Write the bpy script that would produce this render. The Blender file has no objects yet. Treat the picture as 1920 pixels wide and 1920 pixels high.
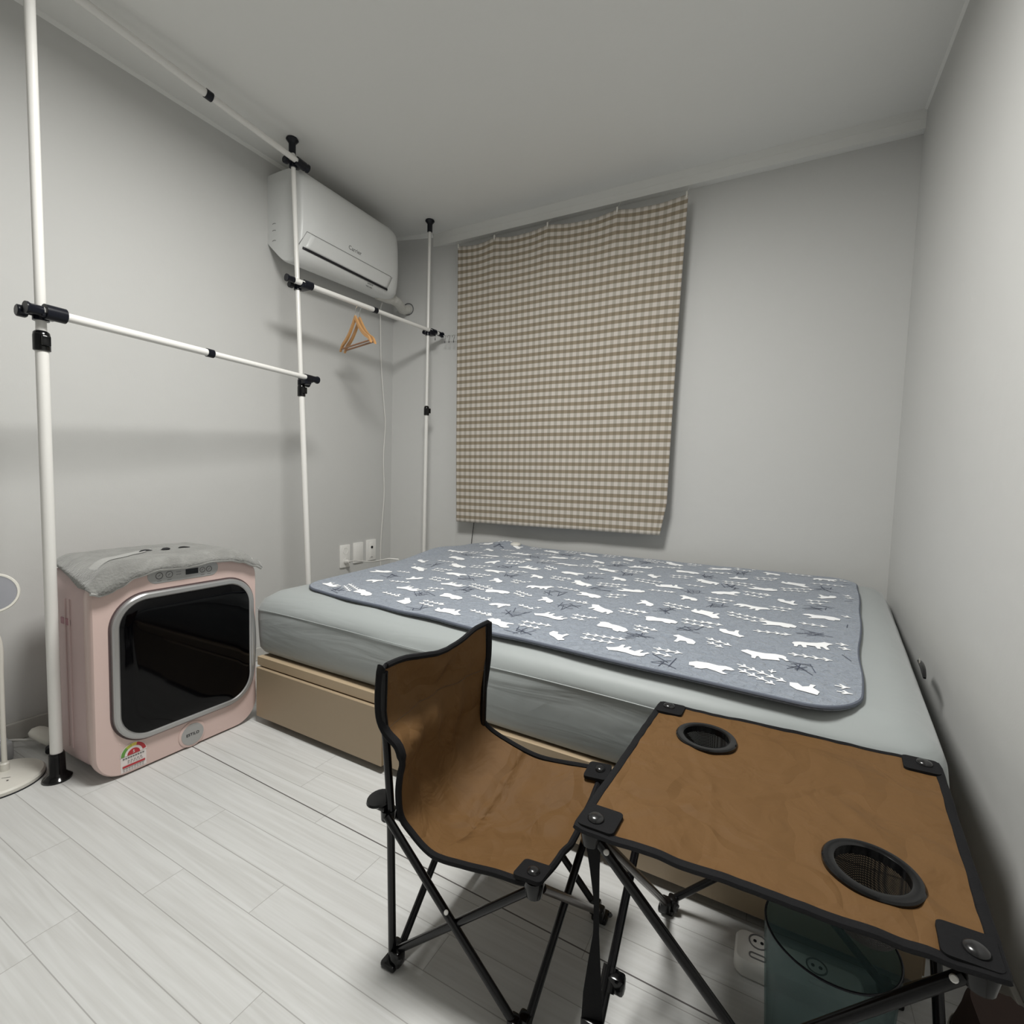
import bpy, bmesh, math, random
from math import sin, cos, pi, radians, hypot, atan2, sqrt
from mathutils import Vector, Matrix, noise

# ------------------------------------------------------------------ camera, world, exposure
SC = bpy.context.scene
COL = SC.collection
H = 2.335            # ceiling height
LW = -2.16           # left wall
BW = 2.49            # back wall
RW = 0.40            # right wall
FW = -1.75           # wall behind the camera

def make_camera():
    f, yaw, pitch, roll, h = 935.0, radians(28.3), radians(3.8), radians(1.65), 0.9
    fwd = Vector((-sin(yaw)*cos(pitch), cos(yaw)*cos(pitch), -sin(pitch)))
    right = Vector((cos(yaw), sin(yaw), 0))
    up = right.cross(fwd)
    r2 = right*cos(roll) + up*sin(roll)
    u2 = -right*sin(roll) + up*cos(roll)
    cam = bpy.data.cameras.new('camera')
    cam.sensor_fit = 'HORIZONTAL'; cam.sensor_width = 36.0
    cam.lens = f/1920.0*36.0
    cam.clip_start = 0.02
    o = bpy.data.objects.new('camera', cam); COL.objects.link(o)
    m = Matrix.Identity(4)
    for i in range(3):
        m[i][0] = r2[i]; m[i][1] = u2[i]; m[i][2] = -fwd[i]
    m[2][3] = h
    o.matrix_world = m
    SC.camera = o
make_camera()

w = bpy.data.worlds.new('world'); SC.world = w; w.use_nodes = True
w.node_tree.nodes['Background'].inputs[0].default_value = (0.8, 0.85, 0.95, 1)
w.node_tree.nodes['Background'].inputs[1].default_value = 0.0
SC.view_settings.view_transform = 'Standard'
try: SC.view_settings.look = 'None'
except Exception: pass
SC.view_settings.exposure = 1.25
SC.view_settings.gamma = 1.0
SC.view_settings.use_curve_mapping = False
LAMP_STRENGTH = 26.5
LAMP_POS = (-0.76, 0.84)

# ------------------------------------------------------------------ helpers
def link(o): COL.objects.link(o); return o

def tag(o, label=None, cat=None, group=None, kind=None):
    if label: o['label'] = label
    if cat: o['category'] = cat
    if group: o['group'] = group
    if kind: o['kind'] = kind
    return o

def thing(name, label, cat, loc=(0, 0, 0), group=None):
    o = bpy.data.objects.new(name, None); link(o); o.location = loc
    o.empty_display_size = 0.05
    return tag(o, label, cat, group)

def put(name, bm, mats, parent=None, smooth=True, label=None, angle=40):
    """bm is in world coordinates; object origin follows its parent."""
    me = bpy.data.meshes.new(name)
    bmesh.ops.recalc_face_normals(bm, faces=bm.faces) if getattr(bm, 'fixn', True) else None
    off = Vector((0, 0, 0)); p = parent
    while p is not None:
        off += p.location; p = p.parent
    if off.length > 0: bmesh.ops.translate(bm, verts=bm.verts, vec=-off)
    if smooth:
        for f in bm.faces: f.smooth = True
        ca = radians(angle)
        for e in bm.edges:
            if len(e.link_faces) == 2 and e.link_faces[0].normal.angle(e.link_faces[1].normal, 0) > ca:
                e.smooth = False
    bm.to_mesh(me); bm.free()
    if not isinstance(mats, (list, tuple)): mats = [mats]
    for m in mats: me.materials.append(m)
    o = bpy.data.objects.new(name, me); link(o)
    if parent is not None: o.parent = parent
    if label: o['label'] = label
    return o

class B:
    """mesh builder in world coordinates"""
    def __new__(cls):
        return bmesh.new()

def add(bm, verts, faces, mi=0):
    vs = [bm.verts.new(v) for v in verts]
    out = []
    for f in faces:
        try:
            nf = bm.faces.new([vs[i] for i in f]); nf.material_index = mi; out.append(nf)
        except ValueError: pass
    return vs, out

def box(bm, a, b, bev=0.0, mi=0, rot=None, seg=2):
    c = [(a[i]+b[i])/2 for i in range(3)]; s = [abs(b[i]-a[i]) for i in range(3)]
    M = Matrix.Translation(c)
    if rot is not None: M = M @ rot.to_4x4()
    M = M @ Matrix.Diagonal((s[0], s[1], s[2], 1))
    r = bmesh.ops.create_cube(bm, size=1, matrix=M)
    vs = r['verts']
    es = list({e for v in vs for e in v.link_edges})
    fs = list({f for v in vs for f in v.link_faces})
    for f in fs: f.material_index = mi
    if bev > 0:
        rb = bmesh.ops.bevel(bm, geom=es, offset=bev, segments=seg, profile=0.5, affect='EDGES')
        for f in rb['faces']: f.material_index = mi

def frames(pts, closed=False):
    n = len(pts); P = [Vector(p) for p in pts]; T = []
    for i in range(n):
        if closed: t = P[(i+1) % n]-P[i-1]
        else: t = P[min(i+1, n-1)]-P[max(i-1, 0)]
        T.append(t.normalized())
    up = Vector((0, 0, 1)) if abs(T[0].z) < 0.9 else Vector((0, 1, 0))
    N = []; nrm = (up-T[0]*up.dot(T[0])).normalized()
    for i in range(n):
        nrm = nrm-T[i]*nrm.dot(T[i])
        nrm = nrm.normalized() if nrm.length > 1e-6 else T[i].orthogonal().normalized()
        N.append(nrm)
    return P, T, N

def tube(bm, pts, r, seg=12, closed=False, flat=1.0, mi=0, cap=True):
    """r number or list; flat scales the cross-section along the frame normal"""
    P, T, N = frames(pts, closed); n = len(P)
    rings = []
    for i in range(n):
        ri = r[i] if isinstance(r, (list, tuple)) else r
        b = T[i].cross(N[i])
        rings.append([bm.verts.new(P[i]+(N[i]*cos(2*pi*k/seg)*flat+b*sin(2*pi*k/seg))*ri) for k in range(seg)])
    m = n if closed else n-1
    for i in range(m):
        A, Bq = rings[i], rings[(i+1) % n]
        for k in range(seg):
            f = bm.faces.new((A[k], A[(k+1) % seg], Bq[(k+1) % seg], Bq[k])); f.material_index = mi
    if cap and not closed:
        bm.faces.new(rings[0][::-1]).material_index = mi; bm.faces.new(rings[-1]).material_index = mi

def lathe(bm, prof, origin=(0, 0, 0), axis=(0, 0, 1), seg=32, mi=0, cap=True):
    """prof: list of (radius, height)"""
    A = Vector(axis).normalized(); U = A.orthogonal().normalized(); W = A.cross(U); O = Vector(origin)
    rings = []
    for (r, h) in prof:
        if r < 1e-6: rings.append([bm.verts.new(O+A*h)])
        else: rings.append([bm.verts.new(O+A*h+(U*cos(2*pi*k/seg)+W*sin(2*pi*k/seg))*r) for k in range(seg)])
    for i in range(len(rings)-1):
        a, b = rings[i], rings[i+1]
        for k in range(seg):
            k2 = (k+1) % seg
            if len(a) == 1 and len(b) == 1: continue
            if len(a) == 1: f = bm.faces.new((a[0], b[k2], b[k]))
            elif len(b) == 1: f = bm.faces.new((a[k], a[k2], b[0]))
            else: f = bm.faces.new((a[k], a[k2], b[k2], b[k]))
            f.material_index = mi
    if cap:
        if len(rings[0]) > 1: bm.faces.new(rings[0][::-1]).material_index = mi
        if len(rings[-1]) > 1: bm.faces.new(rings[-1]).material_index = mi

def rrect(w_, h_, r, n=8):
    """rounded rectangle outline centred at 0, ccw"""
    out = []
    for cx_, cy_, a0 in ((w_/2-r, h_/2-r, 0), (-w_/2+r, h_/2-r, pi/2), (-w_/2+r, -h_/2+r, pi), (w_/2-r, -h_/2+r, 3*pi/2)):
        for k in range(n+1):
            a = a0+pi/2*k/n
            out.append((cx_+r*cos(a), cy_+r*sin(a)))
    return out

def loft(bm, rings, cap0=True, cap1=True, mi=0, closed=True):
    R = [[bm.verts.new(p) for p in ring] for ring in rings]
    for a, b in zip(R[:-1], R[1:]):
        n = len(a)
        for k in range(n if closed else n-1):
            f = bm.faces.new((a[k], a[(k+1) % n], b[(k+1) % n], b[k])); f.material_index = mi
    if cap0: bm.faces.new(R[0][::-1]).material_index = mi
    if cap1: bm.faces.new(R[-1]).material_index = mi
    return R

def grid(bm, fn, nu, nv, mi=0, uvfn=None):
    V = [[bm.verts.new(fn(i/nu, j/nv)) for j in range(nv+1)] for i in range(nu+1)]
    uv = bm.loops.layers.uv.verify() if uvfn else None
    for i in range(nu):
        for j in range(nv):
            f = bm.faces.new((V[i][j], V[i+1][j], V[i+1][j+1], V[i][j+1])); f.material_index = mi
            if uv:
                for l, (a, b) in zip(f.loops, ((i, j), (i+1, j), (i+1, j+1), (i, j+1))):
                    l[uv].uv = uvfn(a/nu, b/nv)
    return V

def solidify(o, t, offset=0.0):
    m = o.modifiers.new('thick', 'SOLIDIFY'); m.thickness = t; m.offset = offset
    return o

def text_mesh(name, s, size, org, right, up, mat, parent, ext=0.0004, sx=1.0, align='CENTER', label=None):
    c = bpy.data.curves.new(name, 'FONT'); c.body = s; c.size = size; c.extrude = ext
    c.align_x = align; c.align_y = 'CENTER'; c.resolution_u = 3
    t = bpy.data.objects.new(name, c); COL.objects.link(t)
    dg = bpy.context.evaluated_depsgraph_get(); dg.update()
    me = bpy.data.meshes.new_from_object(t.evaluated_get(dg))
    bpy.data.objects.remove(t); bpy.data.curves.remove(c)
    R = Vector(right).normalized(); U = Vector(up).normalized(); N = R.cross(U)
    O = Vector(org)
    p = parent
    while p is not None: O = O-p.location; p = p.parent
    for v in me.vertices:
        v.co = O+R*v.co.x*sx+U*v.co.y+N*v.co.z
    me.materials.clear(); me.materials.append(mat)
    o = bpy.data.objects.new(name, me); link(o)
    if parent is not None: o.parent = parent
    if label: o['label'] = label
    return o

def spline(pts, n=8):
    """Catmull-Rom through points"""
    P = [Vector(p) for p in pts]; out = []
    for i in range(len(P)-1):
        p0 = P[max(i-1, 0)]; p1 = P[i]; p2 = P[i+1]; p3 = P[min(i+2, len(P)-1)]
        for k in range(n):
            t = k/n
            out.append(0.5*((2*p1)+(p2-p0)*t+(2*p0-5*p1+4*p2-p3)*t*t+(3*p1-p0-3*p2+p3)*t*t*t))
    out.append(P[-1]); return out

def resample(pts, n):
    P = [Vector(p) for p in pts]; L = [0]
    for a, b in zip(P[:-1], P[1:]): L.append(L[-1]+(b-a).length)
    out = []
    for i in range(n+1):
        d = L[-1]*i/n; k = 0
        while k < len(P)-2 and L[k+1] < d: k += 1
        s = (d-L[k])/max(L[k+1]-L[k], 1e-9)
        out.append(P[k].lerp(P[k+1], min(max(s, 0), 1)))
    return out

# ------------------------------------------------------------------ materials
class NT:
    def __init__(s, name):
        s.m = bpy.data.materials.new(name); s.m.use_nodes = True
        s.t = s.m.node_tree; s.b = s.t.nodes['Principled BSDF']
    def n(s, typ, **kw):
        x = s.t.nodes.new(typ)
        for k, v in kw.items():
            if k.startswith('i_'):
                key = k[2:].replace('_', ' ')
                x.inputs[key].default_value = v
            else: setattr(x, k, v)
        return x
    def l(s, a, b): s.t.links.new(a, b)
    def math(s, op, a, b=None, c=None):
        x = s.t.nodes.new('ShaderNodeMath'); x.operation = op
        for i, v in enumerate((a, b, c)):
            if v is None: continue
            if isinstance(v, (int, float)): x.inputs[i].default_value = v
            else: s.l(v, x.inputs[i])
        return x.outputs[0]
    def mix(s, fac, a, b, blend='MIX'):
        x = s.t.nodes.new('ShaderNodeMix'); x.data_type = 'RGBA'; x.blend_type = blend
        for i, v in ((0, fac), (6, a), (7, b)):
            if isinstance(v, (int, float)): x.inputs[i].default_value = v
            elif isinstance(v, (tuple, list)): x.inputs[i].default_value = (*v, 1) if len(v) == 3 else v
            else: s.l(v, x.inputs[i])
        return x.outputs[2]
    def bump(s, h, strength=0.3, dist=0.001, normal=None):
        x = s.n('ShaderNodeBump'); x.inputs['Strength'].default_value = strength; x.inputs['Distance'].default_value = dist
        s.l(h, x.inputs['Height'])
        if normal: s.l(normal, x.inputs['Normal'])
        return x.outputs[0]

def simple(name, col, rough=0.5, metal=0.0, bump=None, spec=0.5, sheen=0.0, coat=0.0):
    a = NT(name); b = a.b
    b.inputs['Base Color'].default_value = (*col, 1); b.inputs['Roughness'].default_value = rough
    b.inputs['Metallic'].default_value = metal; b.inputs['Specular IOR Level'].default_value = spec
    if sheen: b.inputs['Sheen Weight'].default_value = sheen
    if coat: b.inputs['Coat Weight'].default_value = coat
    tc = a.n('ShaderNodeTexCoord')
    nz = a.n('ShaderNodeTexNoise', i_Scale=(bump[0] if bump else 60.0), i_Detail=3.0)
    a.l(tc.outputs['Object'], nz.inputs['Vector'])
    # slight procedural tone variation
    mx = a.mix(a.math('MULTIPLY', nz.outputs[0], 0.10), col, tuple(c*0.8 for c in col))
    a.l(mx, b.inputs['Base Color'])
    if bump: a.l(a.bump(nz.outputs[0], bump[1], bump[2]), b.inputs['Normal'])
    return a.m

def mat_wall(name, col):
    a = NT(name)
    tc = a.n('ShaderNodeTexCoord')
    fine = a.n('ShaderNodeTexNoise', i_Scale=420.0, i_Detail=2.0)
    mp = a.n('ShaderNodeMapping'); mp.inputs['Scale'].default_value = (1, 1, 0.35)
    a.l(tc.outputs['Object'], mp.inputs[0]); a.l(mp.outputs[0], fine.inputs['Vector'])
    big = a.n('ShaderNodeTexNoise', i_Scale=2.2, i_Detail=3.0); a.l(tc.outputs['Object'], big.inputs['Vector'])
    lump = a.n('ShaderNodeTexNoise', i_Scale=9.0, i_Detail=2.0); a.l(tc.outputs['Object'], lump.inputs['Vector'])
    c = a.mix(a.math('MULTIPLY', big.outputs[0], 0.5), col, tuple(x*0.93 for x in col))
    a.l(c, a.b.inputs['Base Color'])
    h = a.math('ADD', a.math('MULTIPLY', fine.outputs[0], 0.25), a.math('MULTIPLY', lump.outputs[0], 4.0))
    a.l(a.bump(h, 0.5, 0.0012), a.b.inputs['Normal'])
    a.b.inputs['Roughness'].default_value = 0.62
    a.b.inputs['Specular IOR Level'].default_value = 0.3
    return a.m

M = {}
M['wall'] = mat_wall('wallpaper_warm_grey', (0.60, 0.60, 0.585))
M['ceiling'] = mat_wall('ceiling_paper', (0.82, 0.82, 0.795))
M['trim'] = mat_wall('trim_paper', (0.80, 0.80, 0.775))
M['baseboard'] = simple('baseboard_vinyl', (0.50, 0.49, 0.46), 0.45)
M['pole'] = simple('pole_white_paint', (0.78, 0.77, 0.74), 0.25, spec=0.6)
M['navy'] = simple('black_plastic', (0.004, 0.005, 0.010), 0.28, spec=0.35)
M['gloss_black'] = simple('gloss_black_plastic', (0.003, 0.003, 0.0035), 0.15, spec=0.4)
M['ac_white'] = simple('appliance_white', (0.70, 0.71, 0.70), 0.35)
M['dark'] = simple('dark_slot', (0.008, 0.008, 0.012), 0.5)
M['seam'] = simple('seam_grey', (0.16, 0.16, 0.16), 0.6)
M['print_grey'] = simple('print_grey', (0.10, 0.10, 0.10), 0.5)
M['hose'] = simple('wrapped_hose', (0.60, 0.59, 0.55), 0.6, bump=(90, 0.6, 0.003))
M['cord'] = simple('white_cord', (0.72, 0.71, 0.68), 0.45)
M['black_cord'] = simple('black_cord', (0.02, 0.02, 0.02), 0.5)
M['outlet'] = simple('outlet_white', (0.88, 0.87, 0.84), 0.3)
M['wood'] = simple('hanger_beech', (0.58, 0.31, 0.12), 0.35, bump=(30, 0.2, 0.001))
M['wood_bar'] = simple('hanger_bar_wood', (0.33, 0.17, 0.09), 0.45)
M['chrome'] = simple('chrome_wire', (0.65, 0.65, 0.63), 0.18, 1.0)
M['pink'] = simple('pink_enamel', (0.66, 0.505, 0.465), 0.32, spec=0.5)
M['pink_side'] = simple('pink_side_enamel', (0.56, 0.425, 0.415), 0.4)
M['silver'] = simple('silver_plastic', (0.42, 0.42, 0.42), 0.28, 0.55)
M['silver_panel'] = simple('silver_panel', (0.40, 0.40, 0.395), 0.4, 0.2)
M['glass_black'] = simple('black_door_glass', (0.001, 0.001, 0.0015), 0.06, spec=0.2)
M['gap'] = simple('door_gap', (0.10, 0.065, 0.065), 0.6)
M['paper'] = simple('label_paper', (0.76, 0.70, 0.68), 0.5)
M['red'] = simple('label_red', (0.45, 0.03, 0.04), 0.5)
M['green'] = simple('label_green', (0.13, 0.32, 0.06), 0.5)
M['lime'] = simple('label_lime', (0.42, 0.45, 0.06), 0.5)
M['yellow'] = simple('label_yellow', (0.70, 0.55, 0.10), 0.5)
M['mattress_sheet'] = None
M['frame_wood'] = simple('bed_maple', (0.37, 0.285, 0.19), 0.45, bump=(12, 0.1, 0.001))
M['frame_edge'] = simple('bed_maple_edge', (0.46, 0.355, 0.235), 0.45)
M['toe'] = simple('toe_kick_shade', (0.045, 0.03, 0.022), 0.6)  # dark brown, with the shadow gap under the bed put into the colour
M['binding'] = simple('black_webbing', (0.009, 0.009, 0.010), 0.75, spec=0.15, bump=(500, 0.5, 0.0008))
M['steel_black'] = simple('black_powder_coat', (0.004, 0.004, 0.005), 0.22, spec=0.35)
M['steel_bronze'] = simple('bronze_tube', (0.05, 0.038, 0.032), 0.25, 0.6)
M['rivet'] = simple('black_rivet', (0.012, 0.012, 0.013), 0.22, spec=0.6)
M['white_plastic'] = simple('white_plastic', (0.78, 0.77, 0.74), 0.35)
M['cream_plastic'] = simple('cream_plastic', (0.72, 0.70, 0.64), 0.4)
M['mirror'] = simple('mirror_face', (0.55, 0.56, 0.62), 0.12, 0.9)
M['bag_brown'] = simple('bag_dark_brown', (0.05, 0.028, 0.022), 0.8)
M['bag_cream'] = simple('bag_cream', (0.40, 0.38, 0.34), 0.8)
M['bear_white'] = simple('print_white', (0.92, 0.93, 0.94), 0.7)
M['sketch_navy'] = simple('print_navy', (0.055, 0.065, 0.10), 0.8)
M['face_black'] = simple('embroidery_black', (0.01, 0.01, 0.012), 0.7)
M['mat_band'] = simple('plush_light_band', (0.36, 0.36, 0.345), 0.9, bump=(220, 0.6, 0.002), sheen=0.4)

def mat_floor():
    a = NT('white_wash_plank_vinyl')
    tc = a.n('ShaderNodeTexCoord'); sp = a.n('ShaderNodeSeparateXYZ'); a.l(tc.outputs['Object'], sp.inputs[0])
    W = 0.0833; LN = 0.728
    x = sp.outputs[0]; y = sp.outputs[1]
    ry = a.math('DIVIDE', a.math('SUBTRACT', y, 0.352-W*48), W)
    row = a.math('FLOOR', ry); fy = a.math('SUBTRACT', ry, row)
    # row offsets, repeating every 8 rows
    offs = [.254, .718, .320, .552, .206, .675, .45, .293]
    rm = a.math('MODULO', row, 8.0)
    ramp = a.n('ShaderNodeValToRGB'); ramp.color_ramp.interpolation = 'CONSTANT'
    els = ramp.color_ramp.elements
    while len(els) < 8: els.new(0.5)
    for i in range(8):
        els[i].position = i/8.0; els[i].color = (offs[i], offs[i], offs[i], 1)
    a.l(a.math('DIVIDE', a.math('ADD', rm, 0.5), 8.0), ramp.inputs[0])
    rx = a.math('DIVIDE', a.math('SUBTRACT', a.math('ADD', x, 1.46+LN*10), ramp.outputs[0]), LN)
    colm = a.math('FLOOR', rx); fx = a.math('SUBTRACT', rx, colm)
    dy = a.math('MULTIPLY', a.math('MINIMUM', fy, a.math('SUBTRACT', 1.0, fy)), W)
    dx = a.math('MULTIPLY', a.math('MINIMUM', fx, a.math('SUBTRACT', 1.0, fx)), LN)
    ly = a.math('LESS_THAN', dy, 0.0009); lx = a.math('LESS_THAN', dx, 0.0008)
    # long sheet joint, a little skewed to the planks
    sj = a.math('ABSOLUTE', a.math('SUBTRACT', y, a.math('SUBTRACT', 0.897, a.math('MULTIPLY', a.math('ADD', x, 1.585), 0.021))))
    js = a.math('LESS_THAN', sj, 0.0016)
    # wood grain
    wn = a.n('ShaderNodeTexWhiteNoise'); wn.noise_dimensions = '2D'
    cb = a.n('ShaderNodeCombineXYZ'); a.l(row, cb.inputs[0]); a.l(colm, cb.inputs[1]); a.l(cb.outputs[0], wn.inputs['Vector'])
    gv = a.n('ShaderNodeCombineXYZ')
    a.l(a.math('MULTIPLY', x, 1.6), gv.inputs[0]); a.l(a.math('MULTIPLY', y, 30.0), gv.inputs[1])
    a.l(a.math('MULTIPLY', wn.outputs[0], 37.0), gv.inputs[2])
    g1 = a.n('ShaderNodeTexNoise', i_Scale=1.6, i_Detail=5.0, i_Distortion=1.2); a.l(gv.outputs[0], g1.inputs['Vector'])
    gv2 = a.n('ShaderNodeCombineXYZ')
    a.l(a.math('MULTIPLY', x, 3.0), gv2.inputs[0]); a.l(a.math('MULTIPLY', y, 160.0), gv2.inputs[1]); a.l(wn.outputs[0], gv2.inputs[2])
    g2 = a.n('ShaderNodeTexNoise', i_Scale=1.0, i_Detail=2.0); a.l(gv2.outputs[0], g2.inputs['Vector'])
    rp = a.n('ShaderNodeValToRGB'); rp.color_ramp.elements[0].position = 0.36; rp.color_ramp.elements[1].position = 0.62
    rp.color_ramp.elements[0].color = (0.54, 0.54, 0.525, 1); rp.color_ramp.elements[1].color = (0.625, 0.63, 0.62, 1)
    a.l(a.math('ADD', a.math('MULTIPLY', g1.outputs[0], 0.7), a.math('MULTIPLY', g2.outputs[0], 0.3)), rp.inputs[0])
    c = a.mix(a.math('MULTIPLY', wn.outputs[0], 0.10), rp.outputs[0], (0.60, 0.60, 0.58))
    c = a.mix(a.math('MULTIPLY', a.math('MAXIMUM', lx, ly), 0.55), c, (0.22, 0.21, 0.20))
    c = a.mix(a.math('MULTIPLY', js, 0.9), c, (0.06, 0.05, 0.05))
    a.l(c, a.b.inputs['Base Color'])
    a.b.inputs['Roughness'].default_value = 0.42
    a.b.inputs['Specular IOR Level'].default_value = 0.35
    h = a.math('SUBTRACT', a.math('MULTIPLY', g2.outputs[0], 0.3), a.math('MAXIMUM', a.math('MAXIMUM', lx, ly), js))
    a.l(a.bump(h, 0.4, 0.0006), a.b.inputs['Normal'])
    return a.m
M['floor'] = mat_floor()

def mat_gingham():
    a = NT('gingham_cotton')
    uv = a.n('ShaderNodeUVMap'); sp = a.n('ShaderNodeSeparateXYZ'); a.l(uv.outputs[0], sp.inputs[0])
    fx = a.math('FRACT', a.math('DIVIDE', sp.outputs[0], 0.0365)); fy = a.math('FRACT', a.math('DIVIDE', sp.outputs[1], 0.0385))
    def soft(v, edge):
        r = a.n('ShaderNodeMapRange'); r.inputs[1].default_value = edge-0.04; r.inputs[2].default_value = edge+0.04
        a.l(v, r.inputs[0]); return r.outputs[0]
    sx = a.math('MULTIPLY', soft(fx, 0.5), a.math('SUBTRACT', 1.0, soft(fx, 0.97)))
    sy = a.math('MULTIPLY', soft(fy, 0.5), a.math('SUBTRACT', 1.0, soft(fy, 0.97)))
    wv = a.n('ShaderNodeTexNoise', i_Scale=700.0, i_Detail=1.0); a.l(uv.outputs[0], wv.inputs['Vector'])
    base = (0.60, 0.56, 0.51); brown = (0.205, 0.165, 0.11); mid = (0.39, 0.36, 0.31)
    c = a.mix(a.math('MULTIPLY', sx, 0.85), base, mid)
    c = a.mix(a.math('MULTIPLY', sy, 0.92), c, a.mix(sx, (0.27, 0.22, 0.15), brown))
    c = a.mix(a.math('MULTIPLY', wv.outputs[0], 0.3), c, a.mix(0.5, c, (0.4, 0.36, 0.3)))
    a.l(c, a.b.inputs['Base Color']); a.b.inputs['Roughness'].default_value = 0.9
    a.b.inputs['Specular IOR Level'].default_value = 0.1
    a.l(a.bump(wv.outputs[0], 0.3, 0.0008), a.b.inputs['Normal'])
    return a.m
M['gingham'] = mat_gingham()

def mat_canvas():
    a = NT('brown_canvas')
    tc = a.n('ShaderNodeTexCoord')
    d = a.n('ShaderNodeTexNoise', i_Scale=5.0, i_Detail=2.0); a.l(tc.outputs['Object'], d.inputs['Vector'])
    va = a.n('ShaderNodeVectorMath'); va.operation = 'MULTIPLY_ADD'
    a.l(d.outputs['Color'], va.inputs[0]); va.inputs[1].default_value = (0.22, 0.22, 0.22); a.l(tc.outputs['Object'], va.inputs[2])
    v = a.n('ShaderNodeTexVoronoi', i_Scale=6.5); v.feature = 'DISTANCE_TO_EDGE'; a.l(va.outputs[0], v.inputs['Vector'])
    r = a.n('ShaderNodeMapRange'); r.inputs[1].default_value = 0.0; r.inputs[2].default_value = 0.16; a.l(v.outputs[0], r.inputs[0])
    n2 = a.n('ShaderNodeTexNoise', i_Scale=14.0, i_Detail=3.0, i_Distortion=0.8); a.l(tc.outputs['Object'], n2.inputs['Vector'])
    wv = a.n('ShaderNodeTexNoise', i_Scale=900.0, i_Detail=1.0); a.l(tc.outputs['Object'], wv.inputs['Vector'])
    c = a.mix(a.math('MULTIPLY', n2.outputs[0], 0.5), (0.140, 0.073, 0.026), (0.110, 0.057, 0.020))
    c = a.mix(a.math('MULTIPLY', wv.outputs[0], 0.3), c, (0.17, 0.093, 0.038))
    a.l(c, a.b.inputs['Base Color']); a.b.inputs['Roughness'].default_value = 0.66
    a.b.inputs['Specular IOR Level'].default_value = 0.2
    h = a.math('ADD', a.math('MULTIPLY', r.outputs[0], 0.55), a.math('MULTIPLY', n2.outputs[0], 1.1))
    b1 = a.bump(h, 0.8, 0.009)
    a.l(a.bump(wv.outputs[0], 0.25, 0.0005, b1), a.b.inputs['Normal'])
    return a.m
M['canvas'] = mat_canvas()

def mat_sheet():
    a = NT('grey_fitted_sheet')
    tc = a.n('ShaderNodeTexCoord')
    mp = a.n('ShaderNodeMapping'); mp.inputs['Scale'].default_value = (1.6, 1.6, 9.0); a.l(tc.outputs['Object'], mp.inputs[0])
    n1 = a.n('ShaderNodeTexNoise', i_Scale=1.5, i_Detail=3.0, i_Distortion=0.9); a.l(mp.outputs[0], n1.inputs['Vector'])
    n2 = a.n('ShaderNodeTexNoise', i_Scale=6.0, i_Detail=2.0, i_Distortion=0.4); a.l(tc.outputs['Object'], n2.inputs['Vector'])
    col = (0.345, 0.372, 0.370)
    a.l(a.mix(a.math('MULTIPLY', n2.outputs[0], 0.2), col, tuple(c*0.85 for c in col)), a.b.inputs['Base Color'])
    a.b.inputs['Roughness'].default_value = 0.48; a.b.inputs['Specular IOR Level'].default_value = 0.35
    a.b.inputs['Sheen Weight'].default_value = 0.25
    h = a.math('ADD', n1.outputs[0], a.math('MULTIPLY', n2.outputs[0], 0.35))
    a.l(a.bump(h, 0.5, 0.010), a.b.inputs['Normal'])
    return a.m
M['sheet'] = mat_sheet()

def mat_pad():
    a = NT('blue_grey_quilted_cotton')
    tc = a.n('ShaderNodeTexCoord')
    n1 = a.n('ShaderNodeTexNoise', i_Scale=55.0, i_Detail=3.0, i_Distortion=1.0); a.l(tc.outputs['Object'], n1.inputs['Vector'])
    n2 = a.n('ShaderNodeTexNoise', i_Scale=9.0, i_Detail=3.0); a.l(tc.outputs['Object'], n2.inputs['Vector'])
    n3 = a.n('ShaderNodeTexNoise', i_Scale=500.0, i_Detail=1.0); a.l(tc.outputs['Object'], n3.inputs['Vector'])
    c = a.mix(a.math('MULTIPLY', n1.outputs[0], 1.1), (0.21, 0.245, 0.30), (0.36, 0.40, 0.455))
    c = a.mix(a.math('MULTIPLY', n3.outputs[0], 0.6), c, (0.17, 0.19, 0.24))
    a.l(c, a.b.inputs['Base Color']); a.b.inputs['Roughness'].default_value = 0.7
    a.b.inputs['Specular IOR Level'].default_value = 0.35; a.b.inputs['Sheen Weight'].default_value = 0.3
    a.l(a.bump(n1.outputs[0], 1.0, 0.011), a.b.inputs['Normal'])
    return a.m
M['pad'] = mat_pad()

def mat_plush():
    a = NT('grey_plush')
    tc = a.n('ShaderNodeTexCoord')
    n1 = a.n('ShaderNodeTexNoise', i_Scale=140.0, i_Detail=3.0); a.l(tc.outputs['Object'], n1.inputs['Vector'])
    n2 = a.n('ShaderNodeTexNoise', i_Scale=16.0, i_Detail=3.0, i_Distortion=0.7); a.l(tc.outputs['Object'], n2.inputs['Vector'])
    c = a.mix(n2.outputs[0], (0.15, 0.15, 0.142), (0.33, 0.33, 0.315))
    a.l(c, a.b.inputs['Base Color']); a.b.inputs['Roughness'].default_value = 0.95
    a.b.inputs['Sheen Weight'].default_value = 0.5; a.b.inputs['Specular IOR Level'].default_value = 0.1
    a.l(a.bump(a.math('ADD', n1.outputs[0], n2.outputs[0]), 0.8, 0.004), a.b.inputs['Normal'])
    return a.m
M['plush'] = mat_plush()

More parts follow.
